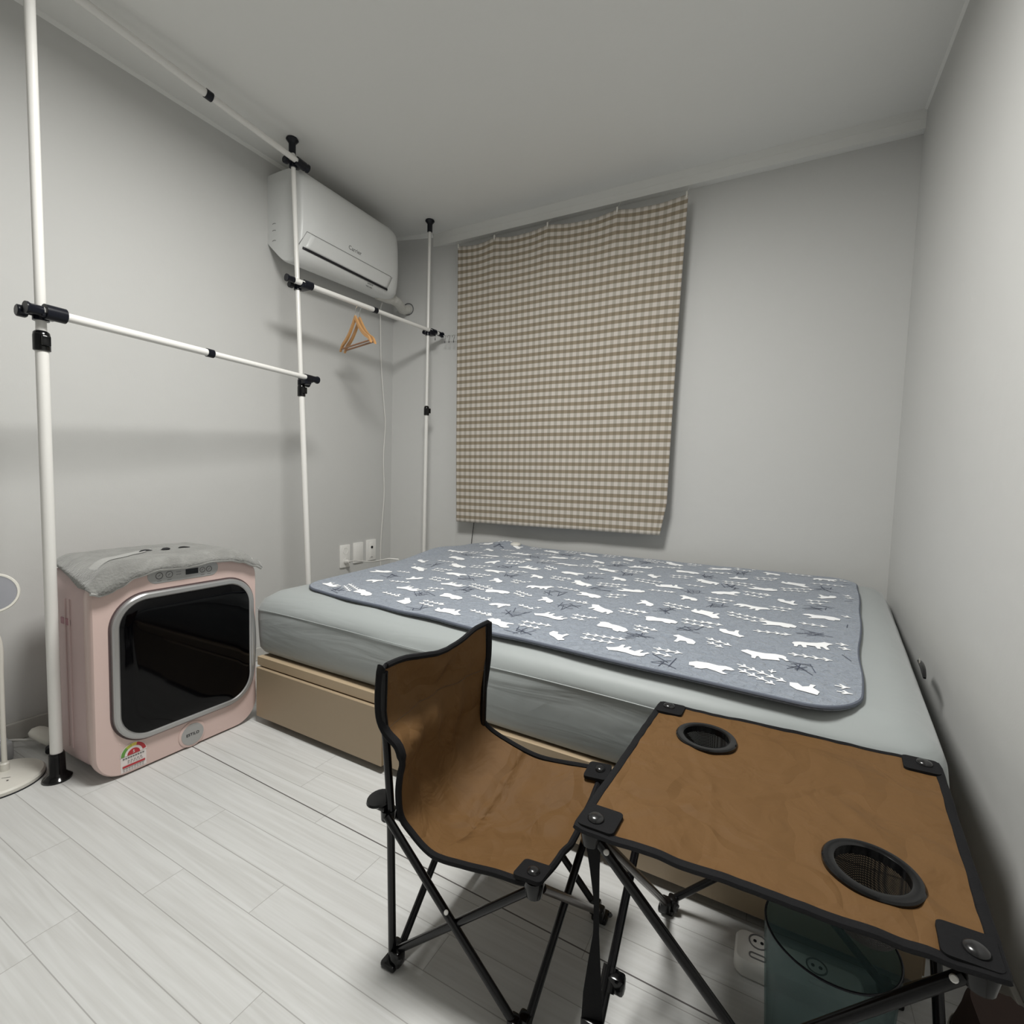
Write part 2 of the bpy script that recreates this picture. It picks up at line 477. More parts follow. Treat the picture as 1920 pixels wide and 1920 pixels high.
def mat_tint():
    a = NT('smoky_teal_acrylic')
    t = a.t; t.nodes.remove(a.b)
    out = [n for n in t.nodes if n.type == 'OUTPUT_MATERIAL'][0]
    tr = a.n('ShaderNodeBsdfTransparent'); tr.inputs[0].default_value = (0.62, 0.72, 0.72, 1)
    gl = a.n('ShaderNodeBsdfPrincipled'); gl.inputs['Base Color'].default_value = (0.24, 0.30, 0.30, 1); gl.inputs['Roughness'].default_value = 0.18
    mx = a.n('ShaderNodeMixShader'); mx.inputs[0].default_value = 0.27
    a.l(tr.outputs[0], mx.inputs[1]); a.l(gl.outputs[0], mx.inputs[2]); a.l(mx.outputs[0], out.inputs[0])
    return a.m
M['tint'] = mat_tint()

def mat_net():
    a = NT('black_net')
    t = a.t; out = [n for n in t.nodes if n.type == 'OUTPUT_MATERIAL'][0]
    a.b.inputs['Base Color'].default_value = (0.012, 0.010, 0.009, 1); a.b.inputs['Roughness'].default_value = 0.6
    uv = a.n('ShaderNodeTexCoord'); sp = a.n('ShaderNodeSeparateXYZ'); a.l(uv.outputs['Object'], sp.inputs[0])
    def line(v, s):
        f = a.math('FRACT', a.math('MULTIPLY', v, s)); return a.math('LESS_THAN', f, 0.52)
    d1 = line(a.math('ADD', sp.outputs[0], sp.outputs[2]), 330.0); d2 = line(a.math('SUBTRACT', sp.outputs[1], sp.outputs[2]), 330.0)
    k = a.math('MAXIMUM', d1, d2)
    tr = a.n('ShaderNodeBsdfTransparent'); mx = a.n('ShaderNodeMixShader')
    a.l(k, mx.inputs[0]); a.l(tr.outputs[0], mx.inputs[1]); a.l(a.b.outputs[0], mx.inputs[2]); a.l(mx.outputs[0], out.inputs[0])
    return a.m
M['net'] = mat_net()

def mat_lamp():
    a = NT('lit_diffuser')
    a.b.inputs['Base Color'].default_value = (0.9, 0.9, 0.88, 1)
    a.b.inputs['Emission Color'].default_value = (1.0, 0.99, 0.955, 1)
    a.b.inputs['Emission Strength'].default_value = LAMP_STRENGTH
    return a.m
M['lamp'] = mat_lamp()

# ------------------------------------------------------------------ the room
def struct(name, bm, m, smooth=False):
    o = put(name, bm, m, None, smooth); o['kind'] = 'structure'; return o

bm = B(); box(bm, (LW-0.1, FW-0.1, -0.1), (RW+0.1, BW+0.1, 0)); struct('floor', bm, M['floor'])
bm = B(); box(bm, (LW-0.1, FW-0.1, H), (RW+0.1, BW+0.1, H+0.1)); struct('ceiling', bm, M['ceiling'])
bm = B(); box(bm, (LW-0.1, FW-0.1, 0), (LW, 2.40, H)); struct('wall_left', bm, M['wall'])
bm = B()
# short slanting corner piece of the wall between left wall and back wall
add(bm, [(LW-0.1, 2.40, 0), (LW, 2.40, 0), (-1.73, BW, 0), (-1.73, BW+0.1, 0), (LW-0.1, BW+0.1, 0),
         (LW-0.1, 2.40, H), (LW, 2.40, H), (-1.73, BW, H), (-1.73, BW+0.1, H), (LW-0.1, BW+0.1, H)],
    [(0, 1, 2, 3, 4), (5, 6, 7, 8, 9), (0, 1, 6, 5), (1, 2, 7, 6), (2, 3, 8, 7), (3, 4, 9, 8), (4, 0, 5, 9)])
struct('wall_corner', bm, M['wall'])
bm = B(); box(bm, (-1.73, BW, 0), (RW, BW+0.1, H)); struct('wall_back', bm, M['wall'])
bm = B(); box(bm, (RW, FW-0.1, 0), (RW+0.1, BW+0.1, H)); struct('wall_right', bm, M['wall'])
bm = B(); box(bm, (LW, FW-0.1, 0), (RW, FW, H)); struct('wall_front', bm, M['wall'])

# ceiling edge boxes and thin cove trims
bm = B()
pq = [(2.4535, 2.262), (2.4535, H), (BW+0.02, H), (BW+0.02, 2.262)]
loft(bm, [[(x_, a, b) for a, b in pq] for x_ in (-1.905, RW)])
tube(bm, [(-1.9, 2.4535, 2.300), (-0.9, 2.4535, 2.298), (RW, 2.4535, 2.300)], 0.0012, 6)
struct('trim_1', bm, M['trim'])
bm = B()
pr_ = [(0, 0), (0.012, 0), (0.011, -0.003), (0.003, -0.009), (0, -0.012)]
loft(bm, [[(LW+a, y, H+b) for a, b in pr_] for y in (FW, 2.40)])
struct('trim_2', bm, M['trim'])
bm = B()
d = Vector((0.43, 0.09, 0)).normalized(); nrm = Vector((d.y, -d.x, 0))
rings = []
for (px_, py_), s in (((LW, 2.40), 1.0), ((-1.905, 2.4534), 1.7)):
    rings.append([(px_+nrm.x*a*s, py_+nrm.y*a*s, H+b*s) for a, b in pr_])
loft(bm, rings); struct('trim_3', bm, M['trim'])
bm = B()
loft(bm, [[(RW-a*0.7, y, H+b*0.7) for a, b in pr_] for y in (FW, 2.46)]); struct('trim_4', bm, M['trim'])
bm = B(); box(bm, (LW, FW, 0), (LW+0.012, 2.40, 0.062), 0.003); struct('baseboard_left', bm, M['baseboard'])
bm = B(); box(bm, (RW-0.012, FW, 0), (RW, BW, 0.062), 0.003); struct('baseboard_right', bm, M['baseboard'])

# ------------------------------------------------------------------ ceiling light (outside the frame, lights the room)
t = thing('ceiling_light', 'round white ceiling lamp with glowing diffuser above the frame', 'ceiling light', (LAMP_POS[0], LAMP_POS[1], H))
bm = B(); lathe(bm, [(0.260, 0), (0.270, -0.006), (0.270, -0.070), (0.263, -0.074), (0.260, -0.068)], (LAMP_POS[0], LAMP_POS[1], H), seg=48)
put('lamp_base', bm, M['white_plastic'], t)
bm = B(); lathe(bm, [(0.260, -0.0690), (0.24, -0.0715), (0.10, -0.0735), (0, -0.074)], (LAMP_POS[0], LAMP_POS[1], H), seg=48, cap=False)
put('diffuser', bm, M['lamp'], t)

# ------------------------------------------------------------------ pole rack
rack = thing('pole_clothes_rack', 'white floor-to-ceiling pole clothes rack with black joints along the left wall', 'clothes rack', (-1.80, 0.605, 0))
def lerp3(a, b, s): return tuple(a[i]+(b[i]-a[i])*s for i in range(3))
def make_pole(foot, top, zlock, r1, r2, name='pole'):
    """r1 below the height lock, r2 above"""
    A = Vector(foot); T = Vector(top)
    s = (zlock-A.z)/(T.z-A.z); L = A.lerp(T, s)
    bm = B(); tube(bm, [A+(T-A)*0.02, L], r1, 20); tube(bm, [L, A.lerp(T, 0.975)], r2, 20)
    p = put(name, bm, M['pole'], rack)
    bm = B(); lathe(bm, [(0.033, 0), (0.034, 0.006), (0.026, 0.013), (0.0195, 0.022), (0.0185, 0.075), (0.0165, 0.080)], (A.x, A.y, 0.0), seg=28)
    put('foot_cap', bm, M['gloss_black'], p)
    bm = B(); lathe(bm, [(0.024, H), (0.026, H-0.006), (0.018, H-0.016), (0.0145, H-0.022), (0.0145, H-0.062), (0.012, H-0.064)], (T.x, T.y, 0.0), seg=24)
    put('ceiling_cap', bm, M['navy'], p)
    bm = B()
    lathe(bm, [(r1+0.001, zlock-0.028), (r1+0.0045, zlock-0.026), (r1+0.0045, zlock+0.012), (r1+0.003, zlock+0.022), (r2+0.001, zlock+0.026)], (L.x, L.y, 0), seg=24)
    box(bm, (L.x+r1, L.y-0.008, zlock-0.016), (L.x+r1+0.012, L.y+0.012, zlock+0.012), 0.003)
    put('height_lock', bm, M['gloss_black'], p)
    return p
P1a, P1b = (-1.787, 0.605, 0.0), (-1.803, 0.605, H)
P2a, P2b = (-1.812, 1.51, 0.0), (-1.941, 1.51, H)
P3a, P3b = (-1.826, 2.315, 0.0), (-1.823, 2.315, H)
make_pole(P1a, P1b, 1.238, 0.0145, 0.0120)
make_pole(P2a, P2b, 1.262, 0.0120, 0.0098)
make_pole(P3a, P3b, 1.278, 0.0105, 0.0085)
def at(Pa, Pb, z): return lerp3(Pa, Pb, z/H)
def make_rail(a, b, sleeve, r=0.0105):
    a = Vector(a); b = Vector(b); dr = (b-a).normalized()
    S = a.lerp(b, sleeve)
    bm = B(); tube(bm, [a, S], r+0.0018, 20); tube(bm, [S, b], r, 20)
    p = put('rail', bm, M['pole'], rack)
    bm = B(); tube(bm, [S-dr*0.012, S+dr*0.012], r+0.0042, 20); put('sleeve_ring', bm, M['navy'], p)
    for e, s in ((a, -1), (b, 1)):
        bm = B(); tube(bm, [e-dr*s*0.014, e+dr*s*0.012, e+dr*s*0.017, e+dr*s*0.022], [r+0.003, r+0.003, r+0.006, r+0.0055], 20)
        put('end_cap', bm, M['navy'], p)
    return p
def make_clamp(pole_pt, rail_pt, rail_dir, scale=1.0, side=-1):
    """two-way clamp: collar round the pole, collar round the rail and a knob"""
    P = Vector(pole_pt); R = Vector(rail_pt); dr = Vector(rail_dir).normalized()
    bm = B()
    tube(bm, [P-Vector((0, 0, 0.019*scale)), P+Vector((0, 0, 0.006*scale))], 0.0165*scale, 16)
    tube(bm, [R-dr*0.021*scale, R+dr*0.021*scale], 0.0185*scale, 16)
    box(bm, (min(P.x, R.x)-0.010, min(P.y, R.y)-0.010, min(P.z, R.z)-0.014*scale), (max(P.x, R.x)+0.010, max(P.y, R.y)+0.010, max(P.z, R.z)+0.004), 0.004)
    c = put('clamp', bm, M['navy'], rack)
    bm = B(); K = Vector((P.x, P.y, P.z-0.006))
    ax = Vector((0, side, 0))
    tube(bm, [K, K+ax*0.026*scale], 0.006, 12)
    tube(bm, [K+ax*0.026*scale, K+ax*0.030*scale, K+ax*0.044*scale, K+ax*0.046*scale], [0.012*scale, 0.0145*scale, 0.0145*scale, 0.012*scale], 10)
    put('knob', bm, M['navy'], c)
# rails run a little in front of the poles
off = 0.028
r1a = (at(P1a, P1b, 1.31)[0]+off, 0.585, 1.312); r1b = (at(P2a, P2b, 1.31)[0]+off, 1.555, 1.316)
make_rail(r1a, r1b, 0.50)
dr1 = Vector(r1b)-Vector(r1a)
make_clamp(at(P1a, P1b, 1.312), (r1a[0], 0.625, 1.312), dr1, 1.1)
make_clamp(at(P2a, P2b, 1.300), (r1b[0], 1.525, 1.314), dr1, 0.9, 1)
r2a = (-1.905+0.026, 1.455, 1.718); r2b = (-1.823+0.020, 2.40, 1.729)
make_rail(r2a, r2b, 0.485, 0.0100)
dr2 = Vector(r2b)-Vector(r2a)
make_clamp(at(P2a, P2b, 1.712), (r2a[0]+0.007, 1.535, 1.719), dr2, 0.95)
make_clamp(at(P3a, P3b, 1.717), (-1.808, 2.345, 1.728), dr2, 0.85)
r3a = (-1.925, 0.50, 2.305); r3b = (-1.912, 1.545, 2.234)
make_rail(r3a, r3b, 0.610, 0.0120)
dr3 = Vector(r3b)-Vector(r3a)
make_clamp(at(P2a, P2b, 2.232), (-1.914, 1.53, 2.235), dr3, 1.0)

# ------------------------------------------------------------------ wooden hangers on the second rail
def make_hanger(y, lean, label):
    t = thing('wooden_hanger', label, 'hanger', (-1.868, y, 1.725), 'wooden hangers on the rail')
    c = Vector((-1.868, y, 1.722))
    R = Matrix.Rotation(radians(lean), 3, 'Z')
    def W(u, z): return c+R @ Vector((u, 0, z))
    bm = B()
    L = 0.146
    def arm(s):
        up = []; lo = []
        for i in range(17):
            f = i/16; u = s*(f*L)
            zc = -0.062-0.132*f**1.05 - 0.022*sin(pi*min(f*1.15, 1.0))*0.9 + (0.018*max(0, f-0.8)*-2)
            th = 0.021*(1-0.30*f)
            if f > 0.93: th *= (1-f)/0.07*0.5+0.5
            up.append((u, zc+th*0.5)); lo.append((u, zc-th*0.5))
        return up, lo
    upL, loL = arm(-1); upR, loR = arm(1)
    pts = [(u, z) for u, z in upL[::-1]]+upR[1:]+loR[::-1]+loL[1:]
    n = len(pts)
    hw = 0.0050
    A = [bm.verts.new(W(u, z)+R @ Vector((0, -hw, 0))) for u, z in pts]
    Bv = [bm.verts.new(W(u, z)+R @ Vector((0, hw, 0))) for u, z in pts]
    # faces strip by strip
    top = upL[::-1]+upR[1:]; m = len(top)
    def idx_low(i): return n-1-i+0 if i > 0 else n-1
    # lower outline ordered left -> right
    lows = list(range(n-1, m-1, -1))
    lows = lows[:m]
    for k in range(len(lows)-1):
        i0, i1 = min(k, m-1), min(k+1, m-1)
        for V, fl in ((A, 0), (Bv, 1)):
            q = [V[i0], V[i1], V[lows[k+1]], V[lows[k]]]
            try: bm.faces.new(q if not fl else q[::-1])
            except ValueError: pass
    for k in range(n):
        try: bm.faces.new((A[k], A[(k+1) % n], Bv[(k+1) % n], Bv[k]))
        except ValueError: pass
    put('shoulder', bm, M['wood'], t, angle=50)
    bm = B(); tube(bm, [W(-L*0.93, -0.192), W(L*0.93, -0.192)], 0.0042, 10)
    put('trouser_bar', bm, M['wood_bar'], t, label='darker wooden cross bar')
    bm = B()
    hk = [(0, -0.055), (0, -0.030), (0.004, -0.020), (0.0145, -0.010)]
    for k in range(10):
        a = radians(-25+k*22); hk.append((0.0165*cos(a), 0.0165*sin(a)-0.0005))
    tube(bm, spline([W(u, z) for u, z in hk], 3), 0.0016, 8)
    put('hook', bm, M['chrome'], t)
make_hanger(1.808, -15, 'light wooden hanger on the rail, the nearer of the two')
make_hanger(1.836, -15, 'light wooden hanger on the rail, just behind the other one')

# little hooks on a thin wire running on from the rail end
t = thing('hook_wire', 'thin wire running from the rail end behind the checked curtain', 'wire', (-1.80, 2.42, 1.725))
bm = B(); tube(bm, spline([(-1.803, 2.405, 1.722), (-1.78, 2.42, 1.722), (-1.73, 2.43, 1.722), (-1.60, 2.44, 1.722), (-1.55, 2.488, 1.722)], 6), 0.0012, 6)
put('wire', bm, M['chrome'], t)
for k, (hx, hy, lab) in enumerate(((-1.800, 2.350, 'small chrome hook hanging under the rail end cap'), (-1.783, 2.421, 'small chrome hook on the wire, nearest the rail end'),
                        (-1.757, 2.425, 'small chrome hook on the wire, in the middle'), (-1.728, 2.430, 'small chrome hook on the wire, beside the curtain edge'))):
    o = thing('small_hook', lab, 'hook', (hx, hy, 1.722), 'small hooks at the rail end')
    bm = B()
    pts = [(hx-0.006, hy, 1.712)]
    for q in range(9):
        a = radians(200-q*28); pts.append((hx+0.008*cos(a), hy, 1.716+0.008*sin(a)))
    pts += [(hx+0.004, hy, 1.704), (hx+0.001, hy, 1.694), (hx+0.003, hy-0.003, 1.686)]
    tube(bm, spline(pts, 3), 0.0014, 6); put('hook_wire_form', bm, M['chrome'], o)
    bm = B(); tube(bm, [(hx+0.002, hy-0.001, 1.692), (hx+0.004, hy-0.004, 1.680)], 0.0024, 8); put('hook_tip', bm, M['print_grey'], o)

# ------------------------------------------------------------------ air conditioner
ac = thing('air_conditioner', 'white split air conditioner mounted high on the left wall', 'air conditioner', (LW, 1.86, 1.84))
AY0, AY1 = 1.548, 2.212
prof = [(0.0, 2.262), (0.10, 2.262), (0.17, 2.256), (0.205, 2.238), (0.222, 2.205), (0.230, 2.12), (0.232, 2.03), (0.229, 1.975),
        (0.222, 1.93), (0.208, 1.888), (0.185, 1.860), (0.150, 1.846), (0.105, 1.860), (0.05, 1.905), (0.0, 1.950)]
def ac_front(z):
    pts = prof[3:12]
    for (xa, za), (xb, zb) in zip(pts[:-1], pts[1:]):
        if zb <= z <= za: return LW+xa+(xb-xa)*(z-za)/(zb-za)
    return LW+0.2
bm = B()
pf = [Vector((x, 0, z)) for x, z in prof]; pf = spline(pf, 4)
rings = []
cen = Vector((0.0, 0, 2.06))
for y, s in ((AY0, 0.955), (AY0+0.004, 0.982), (AY0+0.012, 1.0), (1.7, 1.0), (2.0, 1.0), (AY1-0.08, 1.0), (AY1-0.050, 0.985), (AY1-0.025, 0.95), (AY1-0.008, 0.89), (AY1, 0.82)):
    def zz_(p):
        z = cen.z+(p.z-cen.z)*(s if s > 0.96 else (s+0.96)/2)
        return z+0.034*min(max((1.915-z)/0.07, 0), 1)*(y-AY0)/(AY1-AY0)
    rings.append([(LW+max((p.x)*s, 0.0), y, zz_(p)) for p in pf])
loft(bm, rings)
put('body', bm, M['ac_white'], ac, angle=35)
bm = B()   # louver flap, a shallow curved plate
nz = 8
zs = [1.912+(1.972-1.912)*k/nz for k in range(nz+1)]
grid(bm, lambda u, v: (ac_front(1.910+0.064*v)+0.0008, (AY0+0.030+0.025*v)+(0.53)*u, 1.910+0.064*v), 24, nz)
o = put('louver', bm, M['ac_white'], ac); solidify(o, 0.0012, 0)
bm = B()
grid(bm, lambda u, v: (ac_front(1.900+0.010*v)+0.0018, (AY0+0.018)+(0.545)*u, 1.899+0.010*v), 24, 3)
o = put('air_slot', bm, M['dark'], ac, label='dark air outlet slot'); solidify(o, 0.002, 0)
bm = B()
tube(bm, [(ac_front(1.976)+0.0002, 1.578+0.545*k/20, 1.976) for k in range(21)], 0.0013, 6)
tube(bm, [(ac_front(z)+0.0002, 1.578-(1.976-z)*0.5, z) for z in (1.976, 1.96, 1.94, 1.912)], 0.0012, 6)
put('panel_seam', bm, M['seam'], ac)
text_mesh('maker_lettering', 'Carrier', 0.028, (ac_front(2.010)+0.0006, 1.862, 2.008), (0, 1, 0), (0, 0, 1), M['print_grey'], ac)
for k, s_ in enumerate(('INVERTER', 'WiFi CARE')):
    text_mesh('small_print', s_, 0.009, (ac_front(1.888-0.011*k)+0.006, 1.985, 1.889-0.011*k), (0, 1, 0), (0.45, 0, 0.9), M['print_grey'], ac)
for k in range(3):   # embossed marks on the left end
    bm = B(); zc = 2.03-0.03*k if k < 2 else 1.955
    tube(bm, [(LW+0.045+0.012*cos(a), AY0-0.0005, zc+0.006*sin(a)) for a in [radians(20+14*q) for q in range(10)]], 0.001, 6)
    put('embossed_mark', bm, M['seam'], ac)
bm = B()
pts = spline([(-2.03, 2.12, 1.90), (-2.02, 2.19, 1.90), (-2.025, 2.27, 1.905), (-2.045, 2.33, 1.90), (-2.062, 2.375, 1.895), (-2.062, 2.43, 1.91)], 8)
tube(bm, pts, [0.026*(1+0.05*sin(k*1.9)) if k > 10 else 0.029 for k in range(len(pts))], 16)
pp = put('hose', bm, M['hose'], ac)
bm = B(); tube(bm, [(-2.060+0.034*cos(a), 2.421-0.0+0.034*cos(a)*0.21-0.003, 1.91+0.034*sin(a)) for a in [2*pi*q/24 for q in range(24)]], 0.0025, 6, closed=True)
put('wall_sleeve', bm, M['print_grey'], pp)
bm = B()
tube(bm, spline([(-2.10, 2.24, 1.90), (-2.135, 2.262, 1.87), (-2.145, 2.275, 1.75), (-2.145, 2.285, 1.55), (-2.145, 2.315, 1.30), (-2.145, 2.325, 1.20), (-2.145, 2.312, 1.0), (-2.145, 2.322, 0.80),
                 (-2.145, 2.312, 0.66), (-2.145, 2.302, 0.55), (-2.145, 2.296, 0.42), (-2.145, 2.30, 0.25)], 8), 0.0038, 8)
put('power_cord', bm, M['cord'], ac)

# ------------------------------------------------------------------ wall plates
def wall_plate(y0, y1, z0, z1, label, kind):
    yc, zc = (y0+y1)/2, (z0+z1)/2
    t = thing('wall_outlet', label, 'wall outlet', (LW, yc, zc), 'white wall plates above the bed')
    bm = B(); box(bm, (LW, y0, z0), (LW+0.010, y1, z1), 0.003); put('cover_plate', bm, M['outlet'], t)
    if kind == 'socket':
        for dz in (0.031, -0.031):
            bm = B(); lathe(bm, [(0.019, 0.010), (0.019, 0.0115), (0.017, 0.0115), (0.0165, 0.004), (0, 0.004)], (LW, yc, zc+dz), (1, 0, 0), 24)
            s = put('socket', bm, M['outlet'], t)
            for dy in (-0.006, 0.006):
                bm = B(); lathe(bm, [(0.0022, 0.004), (0.0022, 0.0046), (0, 0.0046)], (LW, yc+dy, zc+dz), (1, 0, 0), 10)
                put('pin_hole', bm, M['dark'], s)
    elif kind == 'blank':
        bm = B(); box(bm, (LW+0.009, y0+0.008, z0+0.012), (LW+0.0115, y1-0.008, z1-0.012), 0.001); put('inner_plate', bm, M['outlet'], t)
    else:
        bm = B(); box(bm, (LW+0.009, yc-0.014, z0+0.016), (LW+0.0125, yc+0.014, z1-0.016), 0.001); put('inner_plate', bm, M['outlet'], t)
        bm = B(); lathe(bm, [(0.0075, 0.0125), (0.0075, 0.016), (0.004, 0.017), (0.004, 0.013), (0, 0.013)], (LW, yc, zc+0.018), (1, 0, 0), 16); put('aerial_jack', bm, M['dark'], t)
        bm = B(); box(bm, (LW+0.0122, yc-0.008, z0+0.020), (LW+0.013, yc+0.008, z0+0.023)); put('small_print', bm, M['seam'], t)
wall_plate(1.985, 2.056, 0.372, 0.500, 'white double wall socket with a cord plugged in, leftmost plate', 'socket')
wall_plate(2.084, 2.158, 0.386, 0.504, 'plain white blank wall plate between the two others', 'blank')
wall_plate(2.186, 2.262, 0.386, 0.512, 'white aerial wall plate with one round jack, rightmost plate', 'jack')
t = thing('charging_cable', 'white plug and cord running from the socket to the bed', 'power cord', (LW+0.02, 2.02, 0.405))
bm = B(); tube(bm, [(LW+0.006, 2.02, 0.405), (LW+0.025, 2.02, 0.407), (LW+0.042, 2.018, 0.409)], [0.013, 0.013, 0.008], 14); put('plug', bm, M['cord'], t)
bm = B(); tube(bm, spline([(LW+0.040, 2.018, 0.409), (LW+0.09, 2.01, 0.42), (-2.0, 1.98, 0.430), (-1.85, 1.90, 0.452), (-1.72, 1.83, 0.480), (-1.63, 1.80, 0.502), (-1.56, 1.79, 0.508)], 8), 0.0036, 8)
put('cord', bm, M['cord'], t)

# ------------------------------------------------------------------ curtain
CX0, CX1 = -1.700, -0.445
def curt(u, v):
    # u left->right, v bottom->top
    xt = -1.700+(1.255)*u; xb = -1.668+(1.193)*u
    x = xb+(xt-xb)*v
    zb = 0.642+0.010*u
    clips = [0.0, 0.195, 0.45, 0.74, 1.0]
    sag = 0.0
    for a, b in zip(clips[:-1], clips[1:]):
        if a <= u <= b: sag = sin(pi*(u-a)/(b-a))*0.016
    zt = 2.212-0.010*u-sag*max(0.0, (v-0.80)/0.20)**1.5
    z = zb+(zt-zb)*v
    y = 2.412+0.0035*sin(u*21+v*1.3)*(0.35+0.65*v)+0.0015*sin(u*47+2*v)*v*v+0.008*noise.noise(Vector((u*5, v*3, 1.3)))
    # slack diagonal folds in the upper part
    y += 0.004*sin((u*9+v*7))*max(0, v-0.4)
    if u > 0.95: y += 0.02*(u-0.95)/0.05*(1-abs(v-0.55))*0.6
    if u > 0.94 and v < 0.10: x -= 0.024*((u-0.94)/0.06)*((0.10-v)/0.10)
    x += -0.006*sin(pi*v)*u
    return Vector((x, y, z))
bm = B()
grid(bm, curt, 150, 110, 0, lambda u, v: (u*1.255, v*1.56))
o = put('curtain', bm, M['gingham']); solidify(o, 0.0012, 0)
tag(o, 'beige and white gingham cloth hung as a curtain over the back wall', 'curtain')
def ctop(u): return curt(u, 1.0)
for u, lab in ((0.003, 'small pale clip holding the curtain at its left corner'), (0.195, 'small pale clip holding the curtain top, second from left'),
               (0.45, 'small pale clip near the middle of the curtain top'), (0.74, 'small pale clip holding the curtain top, second from right'),
               (0.995, 'small pale clip holding the curtain at its right corner')):
    p = ctop(u)
    t = thing('curtain_clip', lab, 'clip', tuple(p), 'clips along the curtain top')
    bm = B(); box(bm, (p.x-0.0035, p.y-0.0045, p.z-0.012), (p.x+0.0035, p.y+0.0045, p.z+0.012), 0.0015); put('clip_body', bm, M['cream_plastic'], t)
    bm = B(); tube(bm, [(p.x, p.y, p.z+0.010), (p.x+0.001, p.y+0.018, p.z+0.026), (p.x+0.002, 2.456, 2.264)], 0.0007, 6); put('string', bm, M['cord'], t)
bm = B(); tube(bm, spline([(-1.588, 2.482, 0.75), (-1.590, 2.482, 0.64), (-1.597, 2.482, 0.58), (-1.604, 2.48, 0.50), (-1.606, 2.478, 0.40)], 6), 0.002, 8)
o = put('thin_black_cable', bm, M['black_cord']); tag(o, 'thin black cable coming down from behind the curtain to the bed', 'cable')

# ------------------------------------------------------------------ bed
FLx, FRx, BRx, BLx = -1.685, 0.288, 0.399, -1.520
FLy, FRy, BRy, BLy = 1.136, 1.082, 2.435, 2.425
def bedxy(u, v):
    x = (FLx+(FRx-FLx)*u)*(1-v)+(BLx+(BRx-BLx)*u)*v
    y = (FLy+(FRy-FLy)*u)*(1-v)+(BLy+(BRy-BLy)*u)*v
    return x, y
def ztop(x, y):
    return 0.468+0.046*(y-1.16)
bed = thing('storage_bed', 'light maple storage bed base with flat drawer fronts under the mattress', 'bed base', (-0.6, 1.75, 0))
bm = B()
def pris(bm, pts, z0, z1, mi=0): loft(bm, [[(x, y, z0) for x, y in pts], [(x, y, z1) for x, y in pts]], mi=mi)
bx0, bx1 = -1.622, 0.275
def byf(x): return 1.118-0.023*(x-bx0)/(bx1-bx0)*1.4     # front line of the base
pris(bm, [(bx0, byf(bx0)+0.018), (bx1, byf(bx1)+0.018), (0.36, 2.43), (-1.53, 2.42)], 0.028, 0.236)
put('frame', bm, M['frame_wood'], bed, smooth=False)
bm = B(); pris(bm, [(bx0+0.02, byf(bx0)+0.035), (bx1-0.02, byf(bx1)+0.035), (0.34, 2.40), (-1.51, 2.40)], 0.0, 0.03)
put('plinth', bm, M['toe'], bed, smooth=False, label='recessed plinth with the shadow gap in its dark brown colour')
bm = B(); pris(bm, [(bx0, byf(bx0)-0.002), (bx1, byf(bx1)-0.002), (bx1, byf(bx1)+0.018), (bx0, byf(bx0)+0.018)], 0.208, 0.238)
put('top_rail', bm, M['frame_edge'], bed, smooth=False)
def drawer(xa, xb, prot, z1=0.203):
    ya, yb = byf(xa)-prot, byf(xb)-prot
    bm = B(); pris(bm, [(xa, ya), (xb, yb), (xb, yb+0.018+prot), (xa, ya+0.018+prot)], 0.024, z1)
    bmesh.ops.bevel(bm, geom=list(bm.edges), offset=0.0015, segments=1, affect='EDGES')
    put('drawer', bm, M['frame_wood'], bed, smooth=False)
drawer(-1.616, -1.012, 0.012)
drawer(-0.996, -0.330, 0.0)
drawer(-0.326, 0.268, 0.0)

def outline(inset, z, n=10, r=0.075, top=False):
    """rounded outline of the mattress quad"""
    c = [bedxy(0, 0), bedxy(1, 0), bedxy(1, 1), bedxy(0, 1)]
    C = Vector((sum(p[0] for p in c)/4, sum(p[1] for p in c)/4))
    out = []
    rr = max(r-inset*0.6, 0.02)
    for k in range(4):
        p = Vector(c[k]); a = Vector(c[k-1]); b = Vector(c[(k+1) % 4])
        da = (a-p).normalized(); db = (b-p).normalized()
        q = p+(da+db)*inset
        s = q+da*rr; e = q+db*rr
        for j in range(n+1):
            tt = j/n
            pt = s*(1-tt)**2+q*2*tt*(1-tt)+e*tt*tt
            out.append((pt.x, pt.y))
        # long side samples
        nx = Vector(c[(k+1) % 4]); db2 = db
        q2 = nx+(-db2+(Vector(c[(k+2) % 4])-nx).normalized())*inset
        e2 = q2-db2*rr
        for j in range(1, 24):
            pt = e.lerp(e2, j/24); out.append((pt.x, pt.y))
    res = []
    for x, y in out:
        if top is not None and top is not False: zz = ztop(x, y)+z
        else: zz = z+0.04*(y-1.12)/1.3*min(max((z-0.25)/0.15, 0), 1)
        res.append((x, y, zz))
    return res
bm = B()
rings = [outline(0.030, 0.241), outline(0.012, 0.246), outline(0.004, 0.262), outline(0.0, 0.30), outline(-0.004, 0.36), outline(0.0, 0.398),
         outline(0.001, 0.405), outline(0.005, 0.417), outline(0.014, 0.434), outline(0.028, -0.024, top=1), outline(0.050, -0.010, top=1), outline(0.085, -0.001, top=1), outline(0.13, 0.0, top=1)]
def wob(ring, i):
    out = []
    for x, y, z in ring:
        k = 0.006*noise.noise(Vector((x*3.1, y*3.1, z*16)))+0.004*sin(x*7+z*50)*(1 if i < 6 else 0.2)
        out.append((x, y-(k if y < 1.3 else 0), z+(0.003*noise.noise(Vector((x*6, y*6, 3))) if 5 < i < 12 else 0)))
    return out
rings = [wob(r_, i) for i, r_ in enumerate(rings)]
loft(bm, rings)
mt = put('mattress', bm, M['sheet'], None, angle=80)
tag(mt, 'thick mattress in a plain grey fitted sheet on the bed base', 'mattress')
bm = B()
sm = [p for p in wob(outline(-0.002, 0.4045), 5) if p[1] < 1.16 and -1.66 < p[0] < 0.24]
